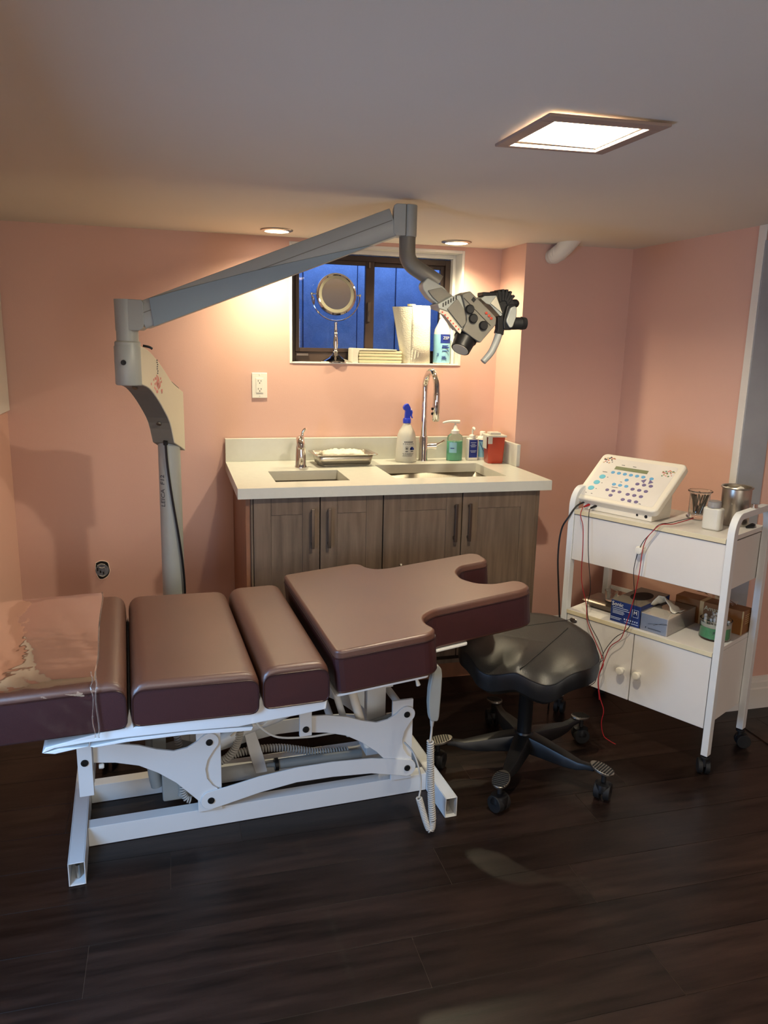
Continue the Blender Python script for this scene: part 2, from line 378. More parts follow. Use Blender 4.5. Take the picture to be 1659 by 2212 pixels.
# timber-lined light well outside the window
well = D.objects.new('trim_5', None); C.objects.link(well); well['kind'] = 'structure'
xs = [.35, .60, .70, 1.0, 1.22, 1.5, 1.75]
for i, (a, b) in enumerate(zip(xs, xs[1:])): obj('board', B(a+.003, b-.003, 4.28+.008*(i % 2), 4.31, .9, 2.0), 'wellblue', well, bevel=.002)
obj('well_lining', B(.33, 1.77, 4.311, 4.33, .9, 2.0), 'wellblue', well); obj('well_side', B(.33, .35, YB+.2, 4.28, .9, 2.0), 'wellblue', well); obj('well_side', B(1.75, 1.77, YB+.2, 4.28, .9, 2.0), 'wellblue', well)
obj('well_floor', B(.35, 1.75, YB+.2, 4.28, .86, .9), 'wellblue', well)
w3 = D.objects.new('added_rear_window', None); C.objects.link(w3); w3['kind'] = 'structure'  # unseen window added to go with the rear fill
f3 = bm_()
for q in ((-.36, -.3, .55, 1.75), (1.5, 1.56, .55, 1.75), (-.3, 1.5, .55, .6), (-.3, 1.5, 1.7, 1.75), (.58, .62, .6, 1.7)): box(f3, q[0], q[1], -2.0, -1.975, q[2], q[3])
obj('window_frame', f3, 'trim', w3, bevel=.002)
obj('window_glass', B(-.3, .58, -1.998, -1.992, .6, 1.7), 'pane', w3); obj('window_glass', B(.62, 1.5, -1.998, -1.992, .6, 1.7), 'pane', w3)
w2 = D.objects.new('added_side_window', None); C.objects.link(w2); w2['kind'] = 'structure'  # unseen window added for the cool light from the left
f2 = bm_()
for a in ((1.08, 1.11, .5, 1.1), (1.5, 1.53, .5, 1.1), (1.11, 1.5, .5, .53), (1.11, 1.5, 1.07, 1.1)): box(f2, XL-.09, XL-.04, a[0], a[1], a[2], a[3])
obj('window_frame', f2, 'trim', w2, bevel=.002)
obj('window_glass', B(XL-.07, XL-.067, 1.11, 1.5, .53, 1.07), 'pane', w2)
obj('sky_block_board', B(XL-.6, XL-.56, .6, 2.0, 0, 1.5), 'wellblue', w2); obj('sky_block_cover', B(XL-.6, XL-.1, .6, 2.0, 1.5, 1.54), 'wellblue', w2); obj('well_side', B(XL-.56, XL-.1, .6, .64, 0, 1.5), 'wellblue', w2); obj('well_side', B(XL-.56, XL-.1, 1.96, 2.0, 0, 1.5), 'wellblue', w2)  # boards added outside to keep sky light out of this window

# ------------------------------------------------------------------ fixtures on ceiling and walls
def downlight(x, y, label, grp='recessed downlights over the sink counter'):
    t = thing('downlight', label, 'light', (x, y, ZC), group=grp)
    obj('trim_ring', LT([(.0496, -.0045), (.0505, -.0085), (.066, -.005), (.068, -.001), (.066, -.0005), (.05, -.0005), (.047, -.004)], n=40), 'trim' if False else 'steel', t, smooth=True)
    obj('lens', LT([(0, -.0085), (.049, -.0075), (.0495, -.0045), (0, -.0045)], n=40), 'glow', t, smooth=True)
downlight(.444, 3.391, 'round recessed downlight above the left half of the counter')
downlight(1.254, 3.432, 'round recessed downlight right of the microscope arm, near the wall corner')
downlight(.1, -.9, 'added fill downlight behind the viewer, left', 'added fill downlights out of view'); downlight(1.5, -.6, 'added fill downlight behind the viewer, right', 'added fill downlights out of view')  # unseen fittings added to carry the rear fill lamps
t = thing('ceiling_light', 'large square recessed ceiling light with hanging trim in shaded pink-beige', 'light', (.85, 1.61, ZC))
hs = bm_(); h = .12
for a in ((-.105, .105, -.105, -.102), (-.105, .105, .102, .105), (-.105, -.102, -.102, .102), (.102, .105, -.102, .102)): box(hs, a[0], a[1], a[2], a[3], -.002, h)
box(hs, -.105, .105, -.105, .105, h, h+.004)
obj('housing', hs, 'reflector', t)
tr = bm_()
for a in ((-.135, .135, -.14, -.105), (-.135, .135, .107, .125), (-.135, -.105, -.105, .107), (.105, .135, -.105, .107)): box(tr, a[0], a[1], a[2], a[3], 0, .007)
obj('trim_frame', tr, 'fixture', t, bevel=.002, loc=(0, 0, -.012), rot=(radians(.5), radians(-1.0), 0))
obj('bulb', CY((-.075, .02, .05), (.05, .02, .05), .011), 'bulb', t, smooth=True)
obj('lamp_socket', B(-.101, -.076, .005, .035, .03, .07), 'whitep', t, bevel=.002)
bs = bm_()
for i in range(7): cyl(bs, (-.095, -.06+.014*i, .03), (-.095, -.06+.014*i, .075), .0035, n=8)
obj('reflector_ribs', bs, 'reflector', t, smooth=True)
obj('screw', CY((.02, -.1015, .03), (.02, -.098, .03), .004), 'steel', t)
o = tag(obj('pipe_elbow', TB([(1.712, 3.20, 1.935), (1.703, 3.24, 1.898), (1.690, 3.275, 1.868), (1.678, 3.305, 1.852), (1.672, 3.334, 1.850)], [.044, .040, .036, .033, .031], n=16), 'trim', smooth=True), 'white painted pipe elbow bulging from ceiling into the dark salmon wall', 'pipe')
pb = bm_()
for q, rr in (((1.678, 3.303, 1.853), .035), ((1.683, 3.292, 1.859), .036), ((1.688, 3.280, 1.865), .0375)): ball(pb, q, rr, 1.05, .62, 1.02, 16)
c = obj('collar', pb, 'trim', smooth=True); c.parent = o
t = thing('wall_outlet', 'white duplex wall outlet left of the window', 'outlet', (.388, YB, 1.25))
obj('cover_plate', B(-.035, .035, -.006, -.0003, -.057, .057), 'whitep', t, bevel=.002)
obj('socket_face', B(-.0165, .0165, -.0085, -.006, -.033, .033), 'whitep', t, bevel=.001)
sl = bm_()
for z in (.017, -.019):
    box(sl, -.0075, -.0055, -.0092, -.0084, z, z+.008); box(sl, .0055, .0075, -.0092, -.0084, z, z+.007); cyl(sl, (0, -.0092, z-.006), (0, -.0084, z-.006), .0024, n=10)
obj('slots', sl, 'dark', t)
obj('screw', CY((0, -.0068, .048), (0, -.0055, .048), .0025, n=10), 'steel', t); obj('screw', CY((0, -.0068, -.048), (0, -.0055, -.048), .0025, n=10), 'steel', t)
t = thing('junction_box', 'open round electrical box in a ragged hole low on the left wall', 'electrical box', (-.336, YB, .411))
pts = [(-.026, .034), (-.008, .042), (.01, .041), (.026, .033), (.031, .01), (.033, -.008), (.024, -.03), (.006, -.043), (-.008, -.045), (-.018, -.038), (-.027, -.012), (-.029, .015)]
rim = bm_(); tube(rim, [(a, -.002, b) for a, b in pts+pts[:1]], .0016, n=6, k=3); obj('plaster_edge', rim, 'plaster', t)
obj('box_back', P(rpoly(pts, .006), -.0012, -.0004, 'y'), 'holedark', t)
jb = bm_(); lathe(jb, [(.029, 0), (.029, .003), (.026, .003), (.026, .0012), (0, .0012)], n=20, mx=Matrix.Rotation(pi/2, 4, 'X') @ Matrix.Translation((0, -.002, .0012)))
for a in ((-.016, -.012, -.012, .006), (.012, .016, -.012, .006), (-.012, .012, .004, .008), (-.008, .008, -.022, -.018), (-.014, .012, .018, .021)): box(jb, a[0], a[1], -.0055, -.002, a[2], a[3])
obj('metal_box', jb, 'metalbox', t)
jt = bm_()
for a in ((-.022, -.017, -.004, .012), (-.010, -.004, -.014, -.002), (.003, .008, -.020, -.008), (.006, .010, .008, .014)): box(jt, a[0], a[1], -.0062, -.0055, a[2], a[3])
obj('slots', jt, 'holedark', t)
for pth in ([(-.02, -.006, .022), (-.004, -.007, .029), (.014, -.006, .025)], [(-.012, -.006, .013), (.0, -.007, .010), (.012, -.006, .013)], [(-.012, -.006, -.026), (.002, -.006, -.03), (.012, -.006, -.025)]):
    obj('clamp', TB(pth, .002, n=6), 'coil', t, smooth=True)
tag(obj('wall_panel', B(XL, XL+.012, 2.6, YB-.004, 1.137, ZC-.002), 'trim', bevel=.002), 'flat white panel on the left wall at the left picture edge', 'panel')

# ------------------------------------------------------------------ sink cabinet, countertop, sinks, faucets
cab = thing('sink_cabinet', 'grey oak sink cabinet with four shaker doors under white countertop', 'cabinet', (0, 0, 0))
cc = bm_(); box(cc, .265, 1.488, 3.55, 3.6, .1, .70); box(cc, .283, 1.49, 2.95, 3.59, .1, .118); box(cc, 1.477, 1.494, 2.95, 3.56, .1, .862)
obj('carcass', cc, 'wood', cab)
obj('side_panel', B(.258, .276, 2.945, 3.59, 0, .863), 'woodside', cab, bevel=.001)  # warm wall bounce is part of this panel's colour
obj('end_stile', B(.2765, .285, 2.935, 2.96, 0, .863), 'wood', cab, bevel=.001)
obj('end_stile', B(1.478, 1.4945, 2.935, 2.949, .1, .863), 'wood', cab, bevel=.001)
obj('toe_kick', B(.283, 1.49, 3.02, 3.035, 0, .138), 'woodside', cab)
obj('face_shadow', B(.288, 1.474, 2.951, 2.954, .14, .863), 'dark', cab)
for n, (x0, x1, hx) in enumerate(((.287, .545, .515), (.549, .803, .581), (.807, 1.142, 1.112), (1.146, 1.476, 1.173))):
    z0, z1 = .142, .858; b = bm_(); m_ = .068
    for a in ((x0, x0+m_, z0, z1), (x1-m_, x1, z0, z1), (x0+m_, x1-m_, z1-m_, z1), (x0+m_, x1-m_, z0, z0+m_)): box(b, a[0], a[1], 2.93, 2.95, a[2], a[3])
    d = obj('door', b, 'wood', cab, bevel=.0012, seg=1)
    obj('door_panel', B(x0+m_, x1-m_, 2.933, 2.95, z0+m_, z1-m_), 'wood', d)
    hb = bm_(); box(hb, hx-.006, hx+.006, 2.903, 2.911, .655, .815)
    for z in (.665, .797): box(hb, hx-.005, hx+.005, 2.911, 2.93, z, z+.010)
    obj('handle', hb, 'handle', d, bevel=.0012)
obj('door_bumper', CY((.885, 2.9295, .565), (.885, 2.924, .565), .004, n=10), 'whitep', cab)
ct = thing('countertop', 'white quartz countertop with backsplash and two sink cut-outs', 'countertop', (0, 0, 0))
s1 = (.385, .687, 3.022, 3.28); s2 = (.885, 1.382, 3.036, 3.392); cx0, cx1, cy0, cy1 = .226, 1.53, 2.90, 3.60
b = bm_(); zt = .905
gx = [cx0, s1[0], s1[1], s2[0], s2[1], cx1]; gy = [cy0, s1[2], s2[2], s1[3], s2[3], cy1]
for i in range(5):
    for j in range(5):
        if i == 1 and gy[j] >= s1[2] and gy[j+1] <= s1[3]: continue
        if i == 3 and gy[j] >= s2[2] and gy[j+1] <= s2[3]: continue
        box(b, gx[i], gx[i+1], gy[j], gy[j+1], zt-.041, zt)
bmesh.ops.remove_doubles(b, verts=b.verts, dist=1e-5)
ins = {}
for f in b.faces: ins.setdefault(tuple(round(x, 4) for x in f.calc_center_median()), []).append(f)
bmesh.ops.delete(b, geom=[f for g in ins.values() if len(g) > 1 for f in g], context='FACES')
bmesh.ops.recalc_face_normals(b, faces=b.faces[:]); obj('slab', b, 'quartz', ct)
obj('backsplash', B(cx0, 1.548, 3.57, 3.60, zt, 1.01), 'quartz', ct, bevel=.0015)
obj('side_splash', B(1.53, 1.548, 3.262, 3.569, zt, 1.008), 'quartz', ct, bevel=.0015)
def basin(name, s, depth, label):
    t = thing(name, label, 'sink', ((s[0]+s[1])/2, (s[2]+s[3])/2, zt-.042), group='undermount sinks')
    hx, hy = (s[1]-s[0])/2+.006, (s[3]-s[2])/2+.006; b = bm_(); R = []
    for k, (e, z) in enumerate(((.022, 0), (0, 0), (-.002, -depth+.02), (-.02, -depth), (-.09, -depth-.004))):
        ring = rpoly([(-hx-e, -hy-e), (hx+e, -hy-e), (hx+e, hy+e), (-hx-e, hy+e)], .03, 4); R.append([b.verts.new((p[0], p[1], z)) for p in ring])
    for p, q in zip(R, R[1:]):
        n = len(p)
        for i in range(n): b.faces.new([p[i], p[(i+1) % n], q[(i+1) % n], q[i]])
    b.faces.new(R[-1]); bmesh.ops.recalc_face_normals(b, faces=b.faces[:])
    o = obj('bowl', b, 'sink', t, smooth=True); md = o.modifiers.new('wall', 'SOLIDIFY'); md.thickness = .0015; md.offset = 1
    obj('drain', LT([(0, -depth+.001), (.028, -depth+.001), (.034, -depth+.003), (.036, -depth)], n=24), 'chrome', t, smooth=True)
basin('prep_sink', s1, .15, 'small square steel sink on the left of the countertop')
basin('main_sink', s2, .2, 'wide rectangular steel sink on the right of the countertop')
t = thing('gooseneck_faucet', 'tall chrome gooseneck faucet behind the wide sink', 'faucet', (1.152, 3.50, zt))
obj('base', LT([(0, 0), (.024, 0), (.024, .004), (.021, .008), (.021, .108), (.018, .113), (.018, .118), (0, .118)], n=28), 'chrome', t, smooth=True)
arc = [(0, 0, .118), (0, 0, .25), (0, 0, .34)]+[(0, -.085+.085*cos(a), .34+.085*sin(a)) for a in [pi*k/8 for k in range(1, 9)]]
obj('neck', TB(arc, .0145, n=16, k=4), 'chrome', t, smooth=True)
obj('spray_head', LT([(0, .205), (.013, .205), (.0165, .21), (.0165, .33), (.0135, .345), (0, .345)], c=(0, -.17, 0), n=20), 'chrome', t, smooth=True)
bt = bm_(); cyl(bt, (-.016, -.17, .262), (-.022, -.17, .262), .006, n=12); cyl(bt, (-.016, -.17, .24), (-.022, -.17, .24), .006, n=12)
obj('spray_button', bt, 'black', t)
lv = bm_(); cyl(lv, (.018, 0, .068), (.062, -.008, .07), .0155, .0165); tube(lv, [(.06, -.008, .074), (.076, -.02, .085), (.096, -.03, .1)], [.006, .0045, .0045])
obj('lever', lv, 'chrome', t, smooth=True)
t = thing('small_faucet', 'short chrome single-lever faucet behind the small sink', 'faucet', (.54, 3.37, zt))
obj('base', LT([(0, 0), (.026, 0), (.026, .006), (.0235, .01), (.0225, .06), (.020, .105), (0, .112)], n=24), 'chrome', t, smooth=True)
obj('spout', TB([(0, .005, .05), (-.003, -.002, .105), (-.006, -.025, .128), (-.008, -.052, .112), (-.008, -.062, .092)], [.015, .016, .018, .0175, .014], n=16), 'chrome', t, smooth=True)
obj('spout_tip', TB([(-.002, -.024, .09), (.0, -.026, .05), (0, -.024, .018)], [.009, .010, .011], n=12), 'chrome', t, smooth=True)
obj('lever', TB([(.014, .004, .07), (.008, .012, .115), (.01, .016, .145), (.018, .014, .165), (.026, .006, .172)], [.008, .007, .006, .0065, .0045], n=12), 'chrome', t, smooth=True)
# steel instrument tray with gauze
t = thing('steel_tray', 'stainless instrument tray on the countertop between the faucets', 'tray', (.745, 3.44, zt), radians(3))
b = bm_(); R = []
for (hx, hy, z) in ((.104, .058, .0005), (.118, .068, .008), (.128, .075, .052), (.132, .079, .054), (.146, .092, .0545), (.146, .092, .052)):
    R.append([b.verts.new((p[0], p[1], z)) for p in rpoly([(-hx, -hy), (hx, -hy), (hx, hy), (-hx, hy)], .02, 4)])
b.faces.new(R[0][::-1])
for p, q in zip(R, R[1:]):
    n = len(p)
    for i in range(n): b.faces.new([p[i], p[(i+1) % n], q[(i+1) % n], q[i]])
bmesh.ops.recalc_face_normals(b, faces=b.faces[:]); o = obj('tray_body', b, 'steel', t, smooth=True)
md = o.modifiers.new('wall', 'SOLIDIFY'); md.thickness = .001
g = bm_(); nx, ny = 18, 10; V = []
for j in range(ny):
    for i in range(nx):
        x, y = (i/(nx-1)-.5)*.19, (j/(ny-1)-.5)*.1
        V.append(g.verts.new((x, y+.004*sin(i*1.3), .052+.016*(1-(2*x/.19)**4)*(1-(2*y/.1)**2)+.0035*sin(i*1.7+j)+.003*sin(j*2.3-i*.6))))
for j in range(ny-1):
    for i in range(nx-1): g.faces.new([V[j*nx+i], V[j*nx+i+1], V[(j+1)*nx+i+1], V[(j+1)*nx+i]])
o = obj('gauze', g, 'paper', None, smooth=True, loc=(.745, 3.44, zt)); tag(o, 'crumpled cream gauze heaped in the steel instrument tray', 'gauze')
md = o.modifiers.new('thick', 'SOLIDIFY'); md.thickness = .02; md.offset = -1

# bottles
def label_plate(parent, r, z0, z1, a0, a1, m, name='label', yoff=0, n=10):
    b = bm_(); p = [b.verts.new((r*sin(a0+(a1-a0)*i/n), -r*cos(a0+(a1-a0)*i/n), z)) for z in (z0, z1) for i in range(n+1)]
    for i in range(n): b.faces.new([p[i], p[i+1], p[n+2+i], p[n+1+i]])
    return obj(name, b, m, parent, smooth=True)
t = thing('spray_bottle', 'white translucent spray bottle with blue trigger left of gooseneck faucet', 'bottle', (1.064, 3.49, zt))
obj('body', LT([(0, 0), (.048, 0), (.051, .004), (.049, .06), (.043, .125), (.036, .145), (.018, .175), (.0145, .19), (0, .19)], n=32), 'milky', t, smooth=True)
obj('collar', LT([(0, .182), (.019, .182), (.019, .2), (.016, .205), (0, .205)], n=20), 'bluetrig', t, smooth=True)
obj('trigger_head', P(rpoly([(-.012, .2), (.014, .2), (.016, .232), (.014, .256), (.002, .274), (-.014, .268), (-.022, .255), (-.018, .244), (-.01, .24)], .005), -.0095, .0095, 'y'), 'bluetrig', t, bevel=.003)
obj('trigger', TB([(.012, -.002, .25), (.021, -.004, .235), (.019, -.006, .218), (.024, -.008, .205)], [.004, .0045, .004, .003], n=8), 'bluetrig', t, smooth=True)
obj('nozzle', CY((.012, 0, .243), (.021, -.002, .243), .006, n=12), 'whitep', t)
label_plate(t, .0512, .02, .104, -.75, .55, 'milky')
ld = bm_()
for i, (x0, x1, z, h) in enumerate(((-.03, .022, .088, .0018), (-.024, .018, .0955, .004), (-.03, .022, .043, .0015), (-.028, .02, .037, .0015), (-.03, .015, .031, .0015), (-.018, -.006, .052, .003), (.008, .02, .052, .003))):
    for k in range(6):
        a, c_ = x0+(x1-x0)*k/6, x0+(x1-x0)*(k+.8)/6
        yy = -hypot(.0518, 0)*cos(math.asin(max(-1, min(1, (a+c_)/2/.0518)))); box(ld, a, c_, yy-.0008, yy+.0006, z, z+h)
obj('label_print', ld, 'ink', t)
lg = bm_(); cyl(lg, (.013, -.0498, .068), (.013, -.0515, .068), .0075, n=14); cyl(lg, (.0075, -.0502, .065), (.0075, -.0515, .065), .005, n=10); cyl(lg, (.0185, -.0488, .065), (.0185, -.0508, .065), .005, n=10)
obj('label_symbol', lg, 'navy', t)
lg = bm_(); lathe(lg, [(.0078, 0), (.0078, .0006), (.0066, .0006), (.0066, 0)], n=18, mx=Matrix.Translation((-.012, -.0506, .068)) @ Matrix.Rotation(pi/2, 4, 'X')); box(lg, -.015, -.009, -.0518, -.050, .064, .0705)
obj('label_symbol', lg, 'ink', t)
t = thing('soap_dispenser', 'clear pump bottle of green hand soap right of gooseneck faucet', 'soap bottle', (1.308, 3.49, zt))
obj('liquid', LT([(0, .002), (.036, .002), (.038, .006), (.038, .095), (0, .095)], n=28, sy=.72), 'teal', t, smooth=True)
obj('bottle_body', LT([(0, 0), (.038, 0), (.0395, .004), (.0395, .105), (.036, .12), (.022, .13), (.017, .134), (.017, .14)], n=28, sy=.74), 'milky' if False else 'clear', t, smooth=True)
obj('pump_collar', LT([(0, .13), (.021, .13), (.021, .145), (.012, .152), (.008, .17), (0, .17)], n=20), 'whitep', t, smooth=True)
obj('pump_spout', TB([(.02, 0, .186), (.0, 0, .187), (-.03, 0, .188), (-.058, 0, .183), (-.064, 0, .18)], [.0085, .0085, .006, .005, .004], n=12), 'whitep', t, smooth=True)
obj('pump_stem', CY((0, 0, .165), (0, 0, .186), .004), 'whitep', t)
o = label_plate(t, .0398, .04, .09, -1.0, .0, 'bluefluid'); o.scale = (1, .76, 1)
o = label_plate(t, .0401, .06, .064, -.8, -.3, 'navy', 'label_print'); o.scale = (1, .76, 1)
t = thing('lotion_bottle', 'white lotion bottle with deep blue label beside the green soap', 'bottle', (1.398, 3.49, zt))
obj('body', P(rpoly([(-.028, -.017), (.028, -.017), (.028, .017), (-.028, .017)], .008), 0, .108, 'z'), 'whitep', t, bevel=.005, seg=3)
obj('collar', LT([(0, .108), (.017, .108), (.017, .12), (.008, .125), (0, .125)], n=18), 'whitep', t, smooth=True)
obj('pump', TB([(0, 0, .12), (0, 0, .145), (.002, -.004, .155), (0, -.02, .154), (0, -.026, .148)], [.004, .0045, .007, .006, .004], n=10), 'whitep', t, smooth=True)
obj('label', B(-.021, .021, -.0182, -.0172, .014, .1), 'navy', t)
b = bm_()
for i, (z, ww) in enumerate(((.086, .014), (.078, .009), (.072, .016), (.066, .012), (.046, .016), (.040, .012))): box(b, -ww, ww, -.0188, -.0182, z, z+.0022)
obj('label_print', b, 'lightink', t)
t = thing('cleanser_bottle', 'small white flip-cap bottle with pale blue label beside red container', 'bottle', (1.457, 3.505, zt))
obj('body', LT([(0, 0), (.026, 0), (.027, .003), (.027, .1), (.022, .112), (.012, .117), (0, .117)], n=24), 'whitep', t, smooth=True)
obj('cap', LT([(0, .116), (.014, .116), (.0145, .134), (.012, .138), (0, .138)], n=18), 'whitep', t, smooth=True)
label_plate(t, .0273, .014, .098, -1.1, 1.1, 'bluefluid'); label_plate(t, .0276, .092, .097, -1.1, 1.1, 'navy', 'label_band')
obj('label_print', TB([(-.02, -.0205, .085), (-.006, -.0285, .05), (.012, -.026, .03), (.02, -.02, .02)], .0011, n=6), 'navy', t)
t = thing('sharps_container', 'square red sharps container with clear lid at counter corner', 'container', (1.474, 3.40, zt), radians(-4))
b = bm_(); R = []
for hw, z in ((.035, 0), (.037, .004), (.042, .125)): R.append([b.verts.new((p[0], p[1], z)) for p in rpoly([(-hw, -hw), (hw, -hw), (hw, hw), (-hw, hw)], .012, 4)])
b.faces.new(R[0][::-1])
for p, q in zip(R, R[1:]):
    n = len(p)
    for i in range(n): b.faces.new([p[i], p[(i+1) % n], q[(i+1) % n], q[i]])
b.faces.new(R[-1]); bmesh.ops.recalc_face_normals(b, faces=b.faces[:]); obj('body', b, 'redglass', t, bevel=.0015)
ld = bm_(); box(ld, -.048, .046, -.046, .046, .126, .135); box(ld, -.046, -.024, -.047, -.044, .095, .126); box(ld, -.028, .024, -.022, .028, .135, .146); box(ld, -.05, -.046, -.03, .02, .07, .135)
obj('lid', ld, 'milky', t, bevel=.002)

# ------------------------------------------------------------------ things on the window sill
zs = wz0+.006
t = thing('vanity_mirror', 'round chrome swivel mirror on turned stand on the window sill', 'mirror', (.752, 3.655, zs))
obj('stand', LT([(0, 0), (.066, 0), (.067, .004), (.06, .01), (.038, .02), (.018, .034), (.011, .046), (.013, .05), (.009, .055), (.008, .062), (.0125, .085), (.011, .11), (.0075, .13), (.01, .134), (.007, .14), (.0085, .15), (.006, .168), (.0075, .176), (.008, .184), (0, .188)], n=32), 'chrome', t, smooth=True)
yk = [(.114*cos(a), 0, .305+.114*sin(a)) for a in [pi+pi*k/14 for k in range(15)]]
obj('yoke', TB(yk, .0026, n=8, k=2), 'chrome', t, smooth=True)
kb = bm_()
for s in (-1, 1): ball(kb, (s*.114, 0, .309), .0068); cyl(kb, (s*.098, 0, .309), (s*.118, 0, .309), .003, n=10)
ball(kb, (-.083, 0, .228), .006); tube(kb, [(-.112, -.003, .3), (-.104, -.004, .285), (-.104, -.004, .262)], .0032, n=8)
obj('pivot_knob', kb, 'chrome', t, smooth=True)
RX = Matrix.Translation((0, 0, .31)) @ Matrix.Rotation(radians(3), 4, 'Z') @ Matrix.Rotation(radians(86), 4, 'X')
obj('rim', LT([(.084, .010), (.088, .012), (.095, .009), (.097, 0), (.094, -.008), (.084, -.01), (.0, -.01)], n=56, mx=RX), 'chrome', t, smooth=True)
obj('light_ring', LT([(.0695, .0075), (.0705, .009), (.084, .0095), (.084, .006), (.0695, .006)], n=56, mx=RX), 'frost', t, smooth=True)
obj('mirror_glass', LT([(.0695, .0078), (0, .0078)], n=56, mx=RX), 'mirror', t, smooth=True)
t = thing('towel_stack', 'stack of folded cream paper towels on the window sill', 'paper towels', (.953, 3.655, zs))
for i in range(4):
    obj('folded_towel', P(rpoly([(-.098, .0005+.0145*i), (.112+.002*(i % 2), .0005+.0145*i), (.114, .0135+.0145*i), (-.1, .0142+.0145*i)], .006), -.045, .045, 'y'), 'napkin', t, bevel=.003)
obj('wrapper', P(rpoly([(-.130, 0), (-.10, 0), (-.103, .03), (-.098, .058), (.085, .0595), (.088, .064), (-.128, .068)], .006), -.047, .05, 'y'), 'paper', t, bevel=.003)
t = thing('paper_towel_roll', 'tall white embossed paper towel roll overhanging the window sill', 'paper towel roll', (1.122, 3.66, zs+.004))
b = bm_(); n = 60; R = []
for z, sc in ((0, .84), (.002, .86), (.08, .90), (.18, .97), (.262, 1.0), (.264, .99)):
    cxx = .029-.029*z/.264; R.append([b.verts.new((cxx+(.070+.024*z/.264)*cos(a), .0545*(.93+.07*z/.264)*sin(a), z-.004)) for a in [2*pi*i/n for i in range(n)]])
for p, q in zip(R, R[1:]):
    for i in range(n): b.faces.new([p[i], p[(i+1) % n], q[(i+1) % n], q[i]])
b.faces.new(R[0][::-1]); b.faces.new(R[-1])
obj('roll', b, 'emboss' if 'emboss' in M else 'paper', t, smooth=True)
lsb = bm_(); LG = []
for z in (0, .09, .18, .272):
    cxx = .029-.029*z/.264; rr = .0708+.024*z/.264; a0 = 2*pi-math.acos((-.012-cxx)/rr); LG.append([lsb.verts.new((cxx+rr*cos(a), .0553*(.93+.07*z/.264)*sin(a), z-.004)) for a in [a0+(2*pi+.6-a0)*k/13 for k in range(14)]])
for p, q in zip(LG, LG[1:]):
    for i in range(13): lsb.faces.new([p[i], p[i+1], q[i+1], q[i]])
o = obj('loose_sheet', lsb, 'emboss', t, smooth=True); md = o.modifiers.new('thick', 'SOLIDIFY'); md.thickness = .0007
obj('core', LT([(.0, .2655), (.02, .2655), (.02, .2745), (.0, .2745)], n=20), 'napkin', t, smooth=True)
t = thing('disinfectant_bottle', 'pale blue disinfectant bottle standing right of the paper towel roll', 'bottle', (1.283, 3.66, zs))
prof = [(0, 0), (.040, 0), (.0415, .004), (.0415, .14), (.037, .165), (.022, .195), (.015, .215), (.0145, .232)]
obj('bottle_body', LT(prof+[(0, .232)], n=32), 'milky', t, smooth=True)
obj('liquid_band', LT([(.0417, .006), (.0419, .142), (.0417, .142)], n=32), 'bluefluid', t, smooth=True)
obj('cap', LT([(0, .22), (.0165, .22), (.016, .238), (0, .24)], n=20), 'whitep', t, smooth=True)
label_plate(t, .0423, .1, .142, -.5, .85, 'navy')
text('label_letters', 'ZEP', .019, 'whitep', t, (.006, -.0432, .124), (pi/2, 0, radians(5)))
ld = bm_()
for z, a, c_, h in ((.086, -.012, .018, .004), (.077, -.014, .022, .005), (.062, -.012, .022, .003), (.05, -.035, -.022, .002), (.044, -.035, -.02, .002), (.036, -.014, .006, .002), (.03, -.014, .01, .002), (.024, -.014, .012, .002), (.038, -.036, -.022, .002)):
    yy = -(.0423**2-((a+c_)/2)**2)**.5; box(ld, a, c_, yy-.0012, yy+.0006, z, z+h)
obj('label_print', ld, 'navy', t)
tag(obj('white_carton', B(1.332, 1.348, 3.66, 3.70, zs, zs+.115), 'paper', bevel=.002), 'narrow white carton in the right corner of the window sill', 'carton')

# ------------------------------------------------------------------ treatment table
TL, TR = (-.295, 1.97, 0), radians(3.137)
t = thing('treatment_table', 'burgundy vinyl chiropractic treatment table on white steel lift frame', 'treatment table', TL, TR)
tab = t
def cushion(u0, u1, zb, zt_, tilt, name='cushion'):
    uc, zc = (u0+u1)/2, (zb+zt_)/2; hu, hz = (u1-u0)/2, (zt_-zb)/2
    prof = rpoly([(-hu, -hz), (hu, -hz), (hu, hz), (-hu, hz)], [.028, .028, .045, .045], 6)
    o = obj(name, P(prof, -.1, .6, 'y'), 'leather', t, bevel=.016, seg=4, loc=(uc, 0, zc), rot=(0, -radians(tilt), 0))
    ins = [(x*(1-.0035/hu), z*(1-.0035/hz)) for x, z in rpoly([(-hu, -hz), (hu, -hz), (hu, hz-.018), (-hu, hz-.018)], [.022, .022, .032, .032], 5)]
    obj('side_panel', P(ins, -.1035, -.097, 'y'), 'leathershade', o, bevel=.002)
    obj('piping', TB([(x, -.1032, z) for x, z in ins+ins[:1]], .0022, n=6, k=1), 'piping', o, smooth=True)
    return o
cushion(-.335, .155, .492, .618, 1.0)
cushion(.163, .486, .494, .612, -1.2)
cushion(.492, .676, .500, .618, .8)
